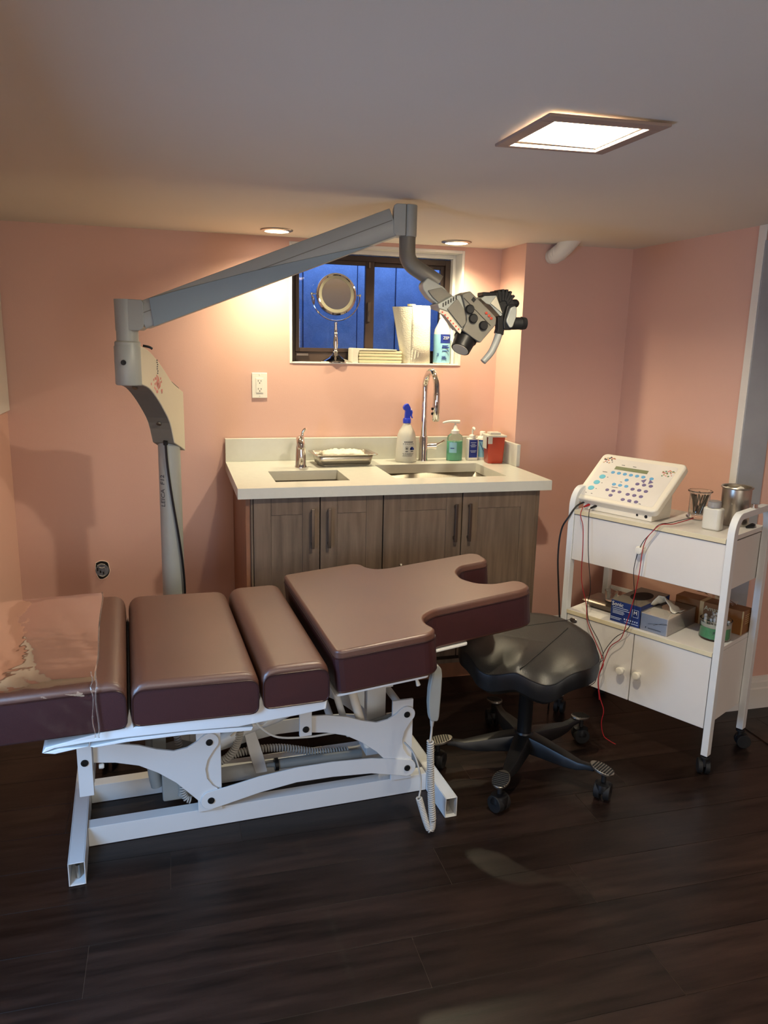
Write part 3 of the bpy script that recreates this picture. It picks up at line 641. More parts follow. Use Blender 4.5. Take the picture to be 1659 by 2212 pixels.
# head piece with shoulder notches and a face cut-out, tilted up
out = [(0, -.1), (.275, -.1), (.305, -.075), (.292, -.02), (.305, .03), (.35, .062), (.66, .082), (.70, .10), (.705, .15), (.685, .182), (.61, .182), (.565, .215), (.54, .28), (.55, .35), (.59, .40), (.69, .405), (.705, .43), (.705, .50), (.68, .525), (.36, .51), (.315, .52), (.29, .56), (.285, .60), (.26, .625), (0, .625)]
out = rpoly(out, .022, 3)
hd = obj('head_cushion', P(out, -.108, .022, 'z'), 'leather', t, bevel=.017, seg=4, loc=(.69, 0, .62), rot=(0, -radians(5.38), 0))
cen = Vector((.3, .27)); off = []
N = len(out)
for i, p in enumerate(out):
    a, b_ = Vector(out[i-1]), Vector(out[(i+1) % N]); d = (b_-a).normalized(); nrm = Vector((d.y, -d.x)); off.append(Vector(p)+nrm*.0012)
obj('side_band', P([tuple(p) for p in off], -.098, -.002, 'z'), 'leathershade', hd)
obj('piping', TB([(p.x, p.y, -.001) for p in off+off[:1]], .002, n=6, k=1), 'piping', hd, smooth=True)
hbp = [(-.005, -.09), (.27, -.09), (.28, .05), (.46, .062), (.46, .09), (.50, .10), (.50, .44), (.28, .50), (.27, .60), (-.005, .60)]
obj('head_board', P(rpoly(hbp, .012), -.116, -.1085, 'z'), 'white', t, bevel=.002, loc=(.69, 0, .62), rot=(0, -radians(5.38), 0))
# pressed tray and rails below the cushions
ty = [(-.05, .452), (-.02, .462), (.05, .466), (.15, .466), (.30, .462), (.43, .455), (.49, .460), (.60, .467), (.668, .474), (.672, .505), (.672, .512), (.505, .50), (.49, .535), (.476, .500), (.168, .492), (.159, .545), (.148, .492), (.09, .489), (-.04, .468)]
obj('cushion_tray', P(ty, -.092, .592, 'y'), 'white', t, bevel=.003)
ch = [(.06, .452), (.15, .4605), (.30, .458), (.43, .450), (.47, .446), (.465, .436), (.40, .440), (.30, .449), (.15, .4505), (.07, .447)]
obj('tray_lip', P(ch, -.086, .586, 'y'), 'white', t, bevel=.002)
obj('tray_end', P([(-.048, .452), (-.01, .459), (.06, .455), (-.02, .446)], -.09, .59, 'y'), 'white', t, bevel=.002)
# floor frame of square tube (open ends)
def tubebox(name, a, L, w, h, axis):
    b = bm_(); k = .003
    if axis == 'y':
        x0, y0 = a
        for q in ((x0, x0+k, 0, h), (x0+w-k, x0+w, 0, h), (x0+k, x0+w-k, 0, k), (x0+k, x0+w-k, h-k, h)): box(b, q[0], q[1], y0, y0+L, q[2]+.001, q[3]+.001)
    else:
        x0, y0 = a
        box(b, x0, x0+L, y0, y0+w, .001, h+.001)
    return obj(name, b, 'white', t, bevel=.0012, seg=1)
f1 = tubebox('floor_tube', (-.020, 0), .595, .044, .07, 'y'); f2_ = tubebox('floor_tube', (1.078, 0), .595, .04, .068, 'y')
tubebox('base_rail', (.0245, .165), 1.053, .042, .061, 'x'); tubebox('base_rail', (.0245, .39), 1.053, .042, .061, 'x')
for x in (0, 1.097): obj('levelling_bolt', CY((x+.002, .03, .006), (x+.002, .03, .045), .006, n=10), 'steel', t)
bell = [(.052, .331), (.11, .327), (.176, .312), (.225, .292), (.272, .279), (.31, .284), (.34, .300), (.352, .311)]
hing = [(.374+.028*cos(a), .292+.028*sin(a)) for a in [radians(q) for q in range(135, -31, -15)]]
conc = [(.385, .262), (.368, .235), (.361, .206), (.365, .175), (.38, .150), (.395, .138)]
low = [(.374+.03*cos(a), .104+.03*sin(a)) for a in [radians(q) for q in range(40, -190, -23)]]
bot = [(.318, .128), (.275, .176), (.225, .217), (.174, .248), (.11, .268), (.052, .277)]
bell = bell+hing+conc+low+bot
link = [(.374+.03*cos(a), .104+.03*sin(a)) for a in [radians(q) for q in range(90, 271, 20)]]+[(.42, .083), (.52, .104), (.635, .119), (.75, .118), (.877, .109), (.95, .092)]+[(.999+.03*cos(a), .109+.03*sin(a)) for a in [radians(q) for q in range(-90, 91, 20)]]+[(.94, .150), (.876, .162), (.75, .170), (.635, .169), (.52, .158), (.42, .140)]
def bolt(u, v, z, s): obj('bolt', LT([(0, 0), (.010, 0), (.0105, .001), (.0095, .0035), (.005, .0035), (.0045, .0015), (0, .0015)], n=20, mx=Matrix.Translation((u, v, z)) @ Matrix.Rotation(s*pi/2, 4, 'X')), 'black', t, smooth=True)
for s, v0 in ((1, .146), (-1, .452)):
    V = lambda d: v0+s*d
    obj('lift_arm', P(bell, V(0), V(.008), 'y'), 'white', t, bevel=.0012, seg=1)
    obj('lift_arm', P([(x+.621, z+.002) for x, z in bell], V(0), V(.008), 'y'), 'white', t, bevel=.0012, seg=1)
    obj('lower_link', P(link, V(-.006), V(-.0005), 'y'), 'white', t, bevel=.0012, seg=1)
    obj('upright_plate', B(.337, .408, V(.0085), V(.0185), .0615, .338), 'white', t, bevel=.0015)
    obj('upright_plate', B(.949, 1.019, V(.0085), V(.0185), .0615, .342), 'white', t, bevel=.0015)
    obj('tray_post', B(.012, .051, V(-.024), V(-.0005), .19, .455), 'white', t, bevel=.0015)
    obj('tray_post', B(.643, .681, V(-.012), V(-.0005), .275, .466), 'white', t, bevel=.0015)
    for u, z, d in ((.031, .294, -.0245), (.374, .292, 0), (.374, .104, -.006), (.999, .109, -.006), (.995, .295, 0), (.662, .298, -.0125)): bolt(u, V(d), z, s)
obj('adjuster_knob', LT([(0, 0), (.007, 0), (.008, .01), (.006, .014), (0, .014)], n=14, mx=Matrix.Translation((.066, .15, .262)) @ Matrix.Rotation(pi/2, 4, 'Y')), 'whitep', t, smooth=True)
obj('cross_beam', B(.012, .051, .171, .427, .20, .24), 'white', t, bevel=.002)
obj('cross_shaft', CY((.374, .165, .292), (.374, .433, .292), .012), 'white', t, smooth=True)
obj('cross_shaft', CY((.995, .165, .295), (.995, .433, .295), .012), 'white', t, smooth=True)
# drive unit, actuator and cords under the table
obj('drive_box', P(rpoly([(.238, .063), (.35, .063), (.35, .19), (.30, .21), (.238, .2)], .008), .235, .345, 'y'), 'grey', t, bevel=.005, seg=3)
obj('drive_tube', TB([(.215, .30, .31), (.213, .30, .2), (.217, .30, .13), (.224, .30, .085)], .019, n=14), 'grey', t, smooth=True)
obj('bracket', B(.11, .15, .30, .306, .2, .455), 'micro', t, bevel=.001); obj('bracket', B(.215, .255, .27, .276, .2, .455), 'micro', t, bevel=.001)
obj('pendant_lead', TB([(.243, .232, .155), (.262, .231, .150), (.283, .231, .135), (.292, .231, .10), (.29, .231, .08)], [.0035, .0035, .0035, .007, .008], n=8), 'grey', t, smooth=True)
obj('coiled_cord', coil_bm([(.30, .225, .125), (.298, .223, .10), (.306, .221, .075), (.32, .219, .066)], .009, .0075, .0026), 'coil', t, smooth=True)
obj('coiled_cord', coil_bm([(.286, .30, .43), (.286, .30, .30), (.295, .30, .2)], .009, .0085, .003), 'coil', t, smooth=True)
obj('coiled_cord', coil_bm([(.495, .26, .43), (.487, .28, .29), (.474, .30, .19), (.445, .31, .14), (.42, .32, .125)], .0105, .009, .0034), 'coil', t, smooth=True)
obj('coiled_cord', coil_bm([(.425, .36, .10), (.50, .37, .118), (.62, .37, .115), (.75, .36, .085), (.86, .35, .078)], .0105, .0095, .0034), 'coil', t, smooth=True)
ac = bm_(); cyl(ac, (.60, .33, .078), (.90, .33, .072), .016); cyl(ac, (.56, .33, .082), (.60, .33, .078), .008)
obj('actuator_rod', ac, 'grey', t, smooth=True)
obj('actuator_collar', CY((.60, .33, .078), (.612, .33, .078), .021, n=18), 'black', t, smooth=True)
obj('actuator_yoke', P(rpoly([(.535, .062), (.575, .062), (.56, .13), (.53, .235), (.495, .235), (.515, .14)], .006), .318, .342, 'y'), 'white', t, bevel=.002)
obj('slotted_tab', P(rpoly([(.41, .07), (.44, .10), (.455, .088), (.425, .058)], .004), .20, .206, 'y'), 'whitep', t, bevel=.001)
obj('torsion_tube', TB([(.40, .31, .19), (.50, .31, .235), (.60, .31, .262), (.655, .31, .285)], .022, n=14, k=2), 'white', t, smooth=True)
obj('cream_cord', TB([(.52, .25, .30), (.545, .25, .26), (.60, .26, .215), (.70, .28, .19), (.78, .29, .185), (.90, .3, .18)], .0035, n=6), 'whitep', t, smooth=True)
obj('cream_cord', TB([(.45, .26, .24), (.50, .26, .275), (.555, .26, .265), (.60, .255, .33), (.64, .25, .40)], .003, n=6), 'whitep', t, smooth=True)
# head section support
hb = bm_(); prism(hb, [(.90, .095), (.90, .5), (.99, .52), (.99, .335), (.965, .335), (.965, .095)], .27, .36, 'y')
obj('head_column', hb, 'white', t, bevel=.002)
obj('gusset', P([(.74, .505), (.895, .515), (.895, .26), (.84, .33), (.80, .42)], .285, .291, 'y'), 'white', t, bevel=.001)
s = bm_(); cyl(s, (.735, .20, .495), (.83, .24, .20), .011); obj('strut', s, 'white', t, smooth=True)
s = bm_(); cyl(s, (.70, .36, .495), (.80, .36, .20), .012); obj('strut', s, 'white', t, smooth=True)
s = bm_(); cyl(s, (.808, .19, .43), (.88, .19, .18), .014); ball(s, (.806, .19, .436), .0145, 1, 1, 1.6); obj('gas_spring', s, 'whitep', t, smooth=True)
obj('motor', CY((.90, .215, .205), (.985, .215, .225), .042, n=24), 'grey', t, bevel=.006, seg=3)
obj('control_hook', TB([(.945, -.02, .50), (.985, -.015, .512), (1.012, .002, .522)], .0035, n=8), 'chrome', t, smooth=True)
obj('release_lever', TB([(.955, .005, .50), (.966, .002, .485), (.973, 0, .465)], [.003, .004, .007], n=8), 'whitep', t, smooth=True)
# clear cover over the foot section
cov = thing('clear_cover', 'clear vinyl sheet wrapped over the left foot cushion of the table', 'cover', TL, TR)
sec = [(-.110, .478), (-.1075, .52), (-.1075, .585), (-.101, .612), (-.08, .624), (-.02, .628), (.1, .6265), (.3, .627), (.5, .626), (.59, .625), (.605, .612), (.607, .54), (.607, .482)]
sp = [(p.x, p.y) for p in smooth_path([(a, b_, 0) for a, b_ in sec], 5)]
nu = 70; b = bm_(); G = []
for i in range(nu+1):
    u = -.325+.41*i/nu; lift = math.tan(radians(1.0))*(u+.322)
    row = []
    for j, (v, z) in enumerate(sp):
        wv = .0016*sin(u*31+j*.35)*sin(u*9+j*.11)+.0012*sin(j*.8+u*60)*(1 if v < -.09 else .25)
        row.append(b.verts.new((u, v-(.0012+abs(wv) if v < -.09 else 0), z+lift+(abs(wv) if v > -.09 else 0)+.0012)))
    G.append(row)
for p, q in zip(G, G[1:]):
    for j in range(len(sp)-1): b.faces.new([p[j], p[j+1], q[j+1], q[j]])
obj('vinyl_sheet', b, 'film', cov, smooth=True)
ed = [(.085+.002*sin(j*.5), v-(.003 if v < -.09 else 0), z+.010) for j, (v, z) in enumerate(sp)]
obj('sheet_hem', TB(ed, .0022, n=6, k=1), 'clear', cov, smooth=True)
ed = [(.075+.0025*sin(j*.7+1), v-(.004 if v < -.09 else 0), z+.009) for j, (v, z) in enumerate(sp) if j < 24]
obj('sheet_fold', TB(ed, .0014, n=6, k=1), 'clear', cov, smooth=True)
# hand control with coiled cord
h = thing('hand_control', 'grey handset with coiled cord hanging from the table head hook', 'handset', (0, 0, 0))
hp = [(.706, .552), (.716, .549), (.727, .536), (.730, .515), (.729, .46), (.7255, .385), (.722, .371), (.7, .373), (.695, .39), (.691, .43), (.692, .475), (.697, .51), (.7, .532)]
obj('shell', P(rpoly(hp, .006), 1.966, 1.990, 'y'), 'grey', h, bevel=.005, seg=3)
obj('strain_relief', CY((.708, 1.978, .373), (.7075, 1.978, .352), .007, .0045), 'coil', h, smooth=True)
obj('cord', TB([(.7075, 1.978, .355), (.706, 1.976, .33), (.703, 1.974, .305)], .0035, n=8), 'coil', h, smooth=True)
obj('coiled_cord', coil_bm([(.703, 1.973, .308), (.707, 1.971, .2), (.713, 1.969, .1), (.718, 1.967, .045)], .0085, .0072, .0031), 'coil', h, smooth=True)
obj('coiled_cord', coil_bm([(.718, 1.967, .045), (.716, 1.967, .018), (.708, 1.969, .016), (.696, 1.975, .05), (.678, 1.985, .115)], .0075, .0052, .0031), 'coil', h, smooth=True)
obj('cord', TB([(.678, 1.985, .117), (.684, 1.99, .15), (.683, 2.0, .19), (.668, 2.02, .245), (.650, 2.06, .262)], .003, n=8), 'coil', h, smooth=True)

# ------------------------------------------------------------------ surgical microscope on floor stand
HX, HY, PX, PY = -.132, 2.68, -.017, 2.93
mi = thing('surgical_microscope', 'grey surgical microscope on tall floor stand with long angled arm', 'microscope', (0, 0, 0))
obj('pole', CY((PX-.003, PY, .12), (PX, PY, 1.12), .042, .0395, n=36), 'micro', mi, smooth=True)
d = Vector((PX-HX, PY-HY, 0)); Ln = d.length; ang = atan2(d.y, d.x)
mx = Matrix.Translation((HX, HY, 0)) @ Matrix.Rotation(ang, 4, 'Z')
nk = [(0, 1.304), (0, 1.428), (.05, 1.415), (.11, 1.385), (.17, 1.345), (.23, 1.30), (Ln+.044, 1.262), (Ln+.046, 1.045), (Ln+.01, 1.062), (Ln-.045, 1.085), (.20, 1.16), (.15, 1.215), (.10, 1.258), (.05, 1.29)]
nk = [(p.x, p.y) for p in smooth_path([(a, b_, 0) for a, b_ in nk[1:7]], 3)]+[nk[7], nk[8]]+[(p.x, p.y) for p in smooth_path([(a, b_, 0) for a, b_ in nk[9:]+nk[:1]], 3)]
obj('neck', P(nk, -.043, .043, 'y', mx=mx), 'microcream', mi, bevel=.003, seg=2)
obj('neck_underside_shade', P([(p[0], p[1]-.0012) for p in nk if p[1] < 1.3 and p[0] < Ln+.03 and p[0] > .01 and p[1] > 1.05]+[(p[0], p[1]+.004) for p in reversed([q for q in nk if q[1] < 1.3 and q[0] < Ln+.03 and q[0] > .01 and q[1] > 1.05])], -.04, .04, 'y', mx=mx), 'microdark', mi)  # same paint as the neck, darkened for its shaded underside
for s_, z_ in ((.035, 1.293), (.20, 1.157)): obj('neck_screw', CY(mx @ Vector((s_, 0, z_)), mx @ Vector((s_-.003, 0, z_-.004)), .009, n=14), 'steel', mi)
hb = LT([(0, 1.302), (.040, 1.302), (.0432, 1.306), (.0432, 1.424), (.0405, 1.428), (.0405, 1.438), (.036, 1.442), (0, 1.442)], c=(HX-.001, HY, 0), n=36)
obj('hub_sleeve', hb, 'micro', mi, smooth=True)
obj('hub_socket', LT([(0, 0), (.0066, 0), (.0085, .001), (.0085, .0025), (.0055, .0025)], n=18, mx=Matrix.Translation((HX-.014, HY-.0432, 1.375)) @ Matrix.Rotation(pi/2, 4, 'X')), 'dark', mi, smooth=True)
obj('lock_lever', TB([(HX+.045, HY+.03, 1.428), (HX+.065, HY+.03, 1.424), (HX+.075, HY+.03, 1.418)], .004, n=8), 'black', mi, smooth=True)
obj('hub_neck', CY((HX, HY, 1.442), (HX, HY, 1.474), .0345, n=32), 'micro', mi, smooth=True)
A1, A2 = Vector((HX, HY, 1.524)), Vector((.742, 2.50, 1.834)); ah = Vector((A2.x-A1.x, A2.y-A1.y, 0)); aa = atan2(ah.y, ah.x)
hm = Matrix.Translation(A1) @ Matrix.Rotation(aa, 4, 'Z')
b = bm_(); lathe(b, [(0, -.05), (.036, -.05), (.037, .048), (0, .048)], n=32, mx=hm); obj('hub_block', b, 'micro', mi, smooth=True)
obj('arm_yoke', prism(bm_(), rpoly([(.012, -.048), (.046, -.048), (.058, -.040), (.062, -.03), (.062, .038), (.055, .047), (.012, .047)], .003), -.034, .034, 'y', mx=hm), 'micro', mi, bevel=.002)
A1, A2 = Vector((HX, HY, 1.502)), Vector((.742, 2.50, 1.846)); sl_ = atan2(A2.z-A1.z, ah.length); AL = (A2-A1).length
am = Matrix.Translation(A1) @ Matrix.Rotation(aa, 4, 'Z') @ Matrix.Rotation(-sl_, 4, 'Y')
ap = [(-.028, -.0425), (.028, -.0425), (.032, -.037), (.032, .022), (.024, .0425), (-.024, .0425), (-.032, .022), (-.032, -.037)]
obj('spring_arm', P(ap, .055, AL-.045, 'x', mx=am), 'micro', mi, bevel=.002)
wd = [(.082, -.045), (AL-.13, -.045), (.70, -.026), (.55, -.006), (.42, .010), (.30, .022), (.18, .033), (.102, .0395)]
obj('arm_cover', P(wd, -.0365, -.0325, 'y', mx=am), 'microcover', mi, bevel=.0015)
obj('arm_seam', B(.06, AL-.05, -.0328, -.0321, .004, .0065, am), 'microdark', mi)
A2 = Vector((.742, 2.50, 1.834)); km = Matrix.Translation(A2) @ Matrix.Rotation(aa, 4, 'Z')
obj('elbow_block', prism(bm_(), rpoly([(-.044, -.038), (-.036, -.046), (-.005, -.046), (-.005, .049), (-.036, .049), (-.044, .043)], .003), -.034, .034, 'y', mx=km), 'micro', mi, bevel=.002)
obj('elbow_cap', prism(bm_(), rpoly([(-.005, -.033), (.016, -.033), (.032, -.018), (.032, .018), (.016, .033), (-.005, .033)], .012, 5), -.047, .049, 'z', mx=km), 'micro', mi, bevel=.002)
tp = [(.745, 2.497, 1.80), (.745, 2.495, 1.745), (.747, 2.49, 1.722), (.762, 2.485, 1.70), (.80, 2.475, 1.675), (.845, 2.465, 1.647)]
obj('drop_tube', TB(tp, .0265, n=24, k=5), 'microdark', mi, smooth=True)
obj('coupling', P(rpoly([(.80, 1.662), (.782, 1.642), (.785, 1.625), (.805, 1.60), (.84, 1.578), (.868, 1.578), (.885, 1.605), (.855, 1.635)], .006), 2.44, 2.485, 'y'), 'micro', mi, bevel=.004, seg=3)
obj('coupling_plate', P(rpoly([(.80, 1.622), (.845, 1.633), (.885, 1.608), (.87, 1.582), (.845, 1.580), (.815, 1.603)], .004), 2.434, 2.4395, 'y'), 'microdark', mi, bevel=.001)
# optics head
hp = [(.898, 1.610), (.925, 1.622), (1.019, 1.543), (1.018, 1.520), (.968, 1.462), (.941, 1.477), (.905, 1.500), (.918, 1.53), (.914, 1.56)]
oh = obj('optics_body', P(rpoly(hp, .004), 2.385, 2.47, 'y'), 'microdark', mi, bevel=.003)
lb = obj('lamp_house', P(rpoly([(.822, 1.578), (.873, 1.607), (.897, 1.609), (.922, 1.56), (.926, 1.515), (.904, 1.500), (.854, 1.558), (.826, 1.566)], .003), 2.398, 2.48, 'y'), 'micro', mi, bevel=.003)
obj('housing_face', P(rpoly([(.852, 1.565), (.885, 1.598), (.915, 1.560), (.918, 1.522), (.905, 1.508)], .003), 2.392, 2.3975, 'y'), 'microdark', lb, bevel=.002)
vb = bm_()
for i in range(6):
    x = .838+i*.0085; z = 1.582+i*.0048; box(vb, x, x+.0035, 2.3965, 2.3985, z-.011, z+.001)
obj('cooling_slots', vb, 'dark', lb)
lbl = [(.828, 1.563), (.855, 1.556), (.904, 1.499), (.900, 1.490), (.893, 1.494), (.845, 1.545), (.826, 1.553)]
obj('warning_label', P(lbl, 2.3935, 2.3975, 'y'), 'microcream', lb)
sb = bm_()
for i in range(7): box(sb, .834+.0095*i, .839+.0095*i, 2.3925, 2.3937, 1.552-.0085*i, 1.557-.0085*i)
obj('label_print', sb, 'redp', lb)
for x, z in ((.924, 1.566), (.937, 1.538), (.973, 1.517)): obj('control_knob', LT([(0, 0), (.0145, 0), (.0145, .008), (.012, .011), (0, .011)], n=24, mx=Matrix.Translation((x, 2.385, z)) @ Matrix.Rotation(pi/2, 4, 'X')), 'black', oh, smooth=True)
obj('slot_window', B(-.006, .006, 2.383, 2.386, -.006, .006, Matrix.Translation((.937, 0, 1.596)) @ Matrix.Rotation(radians(40), 4, 'Y')), 'black', oh)
obj('body_groove', B(-.072, .055, 2.3835, 2.3855, -.0008, .0008, Matrix.Translation((.958, 0, 1.553)) @ Matrix.Rotation(radians(41), 4, 'Y')), 'dark', oh)
for x, z in ((.982, 1.556), (.992, 1.548), (1.0, 1.540)): obj('indicator_button', LT([(0, 0), (.0045, 0), (.0045, .003), (0, .004)], n=14, mx=Matrix.Translation((x, 2.385, z)) @ Matrix.Rotation(pi/2, 4, 'X')), 'redglass', oh, smooth=True)
ob = bm_(); O0, O1 = Vector((.938, 2.43, 1.487)), Vector((.909, 2.410, 1.440)); cyl(ob, O0, O1, .037, .0315, n=36); cyl(ob, O0+(O1-O0)*.1, O0+(O1-O0)*.3, .0385, n=36)
ol = obj('objective', ob, 'black', mi, smooth=True)
dn = (O1-O0).normalized(); obj('objective_lens', CY(O1-dn*.001, O1+dn*.0012, .027, n=30), 'microcream', ol, smooth=True)
bo = obj('binocular_body', P(rpoly([(.966, 1.600), (.978, 1.609), (1.019, 1.612), (1.043, 1.552), (1.036, 1.548), (.998, 1.583), (.985, 1.586)], .002), 2.395, 2.455, 'y'), 'micro', mi, bevel=.004)
obj('binocular_facet', P([(.998, 1.587), (1.017, 1.610), (1.041, 1.557)], 2.390, 2.3948, 'y'), 'microcream', bo, bevel=.001)
bl = bm_()
for x_, z_, a_ in ((1.030, 1.622, -12), (1.044, 1.626, -3), (1.057, 1.626, 8), (1.069, 1.621, 22), (1.079, 1.610, 42)):
    box(bl, -.0042, .0042, 2.398, 2.468, -.03, .007, Matrix.Translation((x_, 0, z_)) @ Matrix.Rotation(radians(a_), 4, 'Y'))
obj('bellows', bl, 'rubber', mi, bevel=.0018)
obj('eyepiece_housing', P(rpoly([(1.0, 1.610), (1.02, 1.622), (1.043, 1.627), (1.072, 1.622), (1.080, 1.603), (1.088, 1.584), (1.080, 1.565), (1.055, 1.535), (1.044, 1.540), (1.039, 1.560), (1.02, 1.60)], .004), 2.402, 2.462, 'y'), 'rubber', mi, bevel=.004)
tb = bm_(); box(tb, .974, 1.022, 2.40, 2.45, 1.609, 1.622); obj('binocular_top', tb, 'black', bo, bevel=.003)
ec = bm_(); cyl(ec, (1.058, 2.41, 1.526), (1.128, 2.405, 1.528), .0205, .0195, n=28); cyl(ec, (1.115, 2.405, 1.528), (1.131, 2.405, 1.528), .0215, .0185, n=28)
obj('eyepiece', ec, 'rubber', mi, smooth=True)
ec = bm_(); cyl(ec, (1.066, 2.44, 1.590), (1.104, 2.44, 1.592), .0135, n=20); ball(ec, (1.106, 2.44, 1.592), .0138)
obj('eyepiece', ec, 'rubber', mi, smooth=True)
obj('prism_knob', P(rpoly([(1.063, 1.575), (1.079, 1.581), (1.086, 1.572), (1.084, 1.545), (1.073, 1.514), (1.064, 1.512), (1.050, 1.532)], .007), 2.376, 2.386, 'y'), 'micro', mi, bevel=.003, seg=3)
obj('eyepiece_carrier', P(rpoly([(1.056, 1.584), (1.085, 1.587), (1.091, 1.57), (1.089, 1.54), (1.077, 1.505), (1.048, 1.505), (1.044, 1.53)], .008), 2.386, 2.44, 'y'), 'black', mi, bevel=.003)
ib = bm_(); ball(ib, (1.09, 2.43, 1.563), .014, .7, 1, 1.3); obj('focus_wheel', ib, 'micro', mi, smooth=True)
hj = bm_(); prism(hj, rpoly([(1.026, 1.545), (1.046, 1.547), (1.052, 1.505), (1.05, 1.488), (1.026, 1.494), (1.03, 1.51)], .003), 2.392, 2.42, 'y'); obj('handle_joint', hj, 'black', mi, bevel=.002)
obj('handle', TB([(1.040, 2.405, 1.497), (1.029, 2.403, 1.465), (1.012, 2.400, 1.432), (.985, 2.398, 1.402)], [.0125, .012, .0115, .0105], n=16), 'grey', mi, smooth=True)
# print, cable and wheeled base
text('pole_lettering', 'LEICA  F12', .026, 'ink', mi, (PX-.0275, PY-.0298, .905), (pi/2, -pi/2, radians(-42)), depth=.0002)
st = bm_(); random.seed(3)
for i in range(46):
    s_, z_ = .115+random.gauss(0, .014), 1.305+random.gauss(0, .014)
    box(st, s_-.0022, s_+.0022, -.0443, -.043, z_-.004, z_+.004, mx)
obj('pink_sticker_print', st, 'sticker', mi)
st = bm_()
for i in range(7): box(st, .112+.002*sin(i*2), .118+.002*sin(i*2), -.0441, -.043, 1.335+.0072*i, 1.339+.0072*i, mx)
obj('grey_sticker_print', st, 'ink', mi)
obj('cable_gland', CY((PX-.012, PY-.052, 1.092), (PX-.012, PY-.048, 1.078), .008, n=12), 'dark', mi)
obj('power_cable', TB([(PX-.012, PY-.047, 1.085), (PX-.008, PY-.046, 1.0), (PX+.004, PY-.046, .88), (PX+.022, PY-.044, .74), (PX+.034, PY-.040, .62), (PX+.038, PY-.036, .5), (PX+.03, PY-.05, .3), (PX+.02, PY-.06, .12)], .0042, n=8), 'wire', mi, smooth=True)
bb = bm_()
for a in (235, 305, 55, 125):
    a = radians(a); mxa = Matrix.Translation((PX, PY, 0)) @ Matrix.Rotation(a, 4, 'Z'); box(bb, .0, .43 if a > 3 else .36, -.032, .032, .075, .12, mxa)
obj('wheel_base', bb, 'micro', mi, bevel=.006)
for a, r_ in ((235, .41), (305, .41), (55, .34), (125, .34)):
    a = radians(a); c_ = Vector((PX+r_*cos(a), PY+r_*sin(a), .0375)); b = bm_()
    for s_ in (-1, 1): cyl(b, c_+Vector((s_*.006, 0, 0)), c_+Vector((s_*.026, 0, 0)), .0365, n=24)
    box(b, c_.x-.006, c_.x+.006, c_.y-.014, c_.y+.014, .036, .0745); obj('caster', b, 'rubber', mi, bevel=.003)

# ------------------------------------------------------------------ saddle stool
SC = Vector((1.156, 2.268))
st = thing('saddle_stool', 'black leather saddle stool on five-legged wheeled base by the cart', 'stool', (SC.x, SC.y, 0))
obj('base_hub', LT([(0, .07), (.036, .07), (.042, .085), (.04, .115), (.03, .135), (0, .135)], n=28), 'black', st, smooth=True)
obj('gas_column', LT([(0, .12), (.025, .12), (.025, .30), (.0265, .302), (.0265, .40), (0, .40)], n=28), 'black', st, smooth=True)
for a in (20, 87, 170, 231, 304):
    a = radians(a); mxa = Matrix.Rotation(a, 4, 'Z')
    lg = bm_(); R = []
    for s_, z_, w_, h_ in ((.02, .10, .036, .030), (.08, .097, .033, .026), (.17, .088, .026, .019), (.215, .086, .019, .014), (.245, .094, .016, .010), (.275, .101, .02, .009)):
        R.append([lg.verts.new(mxa @ Vector((s_, y, z_+z))) for y, z in rpoly([(-w_*.75, h_), (-w_, -h_), (w_, -h_), (w_*.75, h_)], .006, 2)])
    for p, q in zip(R, R[1:]):
        for i in range(len(p)): lg.faces.new([p[i], p[(i+1) % len(p)], q[(i+1) % len(p)], q[i]])
    lg.faces.new(R[0]); lg.faces.new(R[-1]); bmesh.ops.recalc_face_normals(lg, faces=lg.faces[:])
    leg = obj('leg', lg, 'black', st, smooth=True)
    el = [(.298+.040*cos(q)*(1 if cos(q) > 0 else 1.1), .028*sin(q)) for q in [2*pi*k/24 for k in range(24)]]
    mt = mxa @ Matrix.Translation((.298, 0, .106)) @ Matrix.Rotation(radians(11), 4, 'Y') @ Matrix.Translation((-.298, 0, 0))
    obj('foot_pad', prism(bm_(), el, -.006, .0025, 'z', mx=mt), 'alu', leg, bevel=.0015)
    rb = bm_()
    for k in range(8):
        x = .268+.0085*k; hw = .0255*max(.2, 1-((x-.298)/.042)**2)**.5; box(rb, x, x+.0042, -hw, hw, .0026, .0042, mt)
    obj('grip_strips', rb, 'black', leg)
    cs = bm_(); c_ = mxa @ Vector((.305, 0, .031)); dr = mxa @ Vector((cos(a*3), sin(a*3), 0)); dr = Vector((dr.x, dr.y, 0)).normalized()
    for s_ in (-1, 1): cyl(cs, c_+dr*s_*.006, c_+dr*s_*.026, .030, .028, n=24)
    cyl(cs, c_+Vector((0, 0, 0)), c_+Vector((0, 0, .066)), .008, n=12)
    obj('caster', cs, 'rubber', leg, bevel=.002)
    hd_ = bm_(); lathe(hd_, [(0, .034), (.026, .026), (.030, .008), (.029, .0), (0, 0)], n=20, c=(c_.x, c_.y, .031)); obj('caster_hood', hd_, 'black', leg, smooth=True)
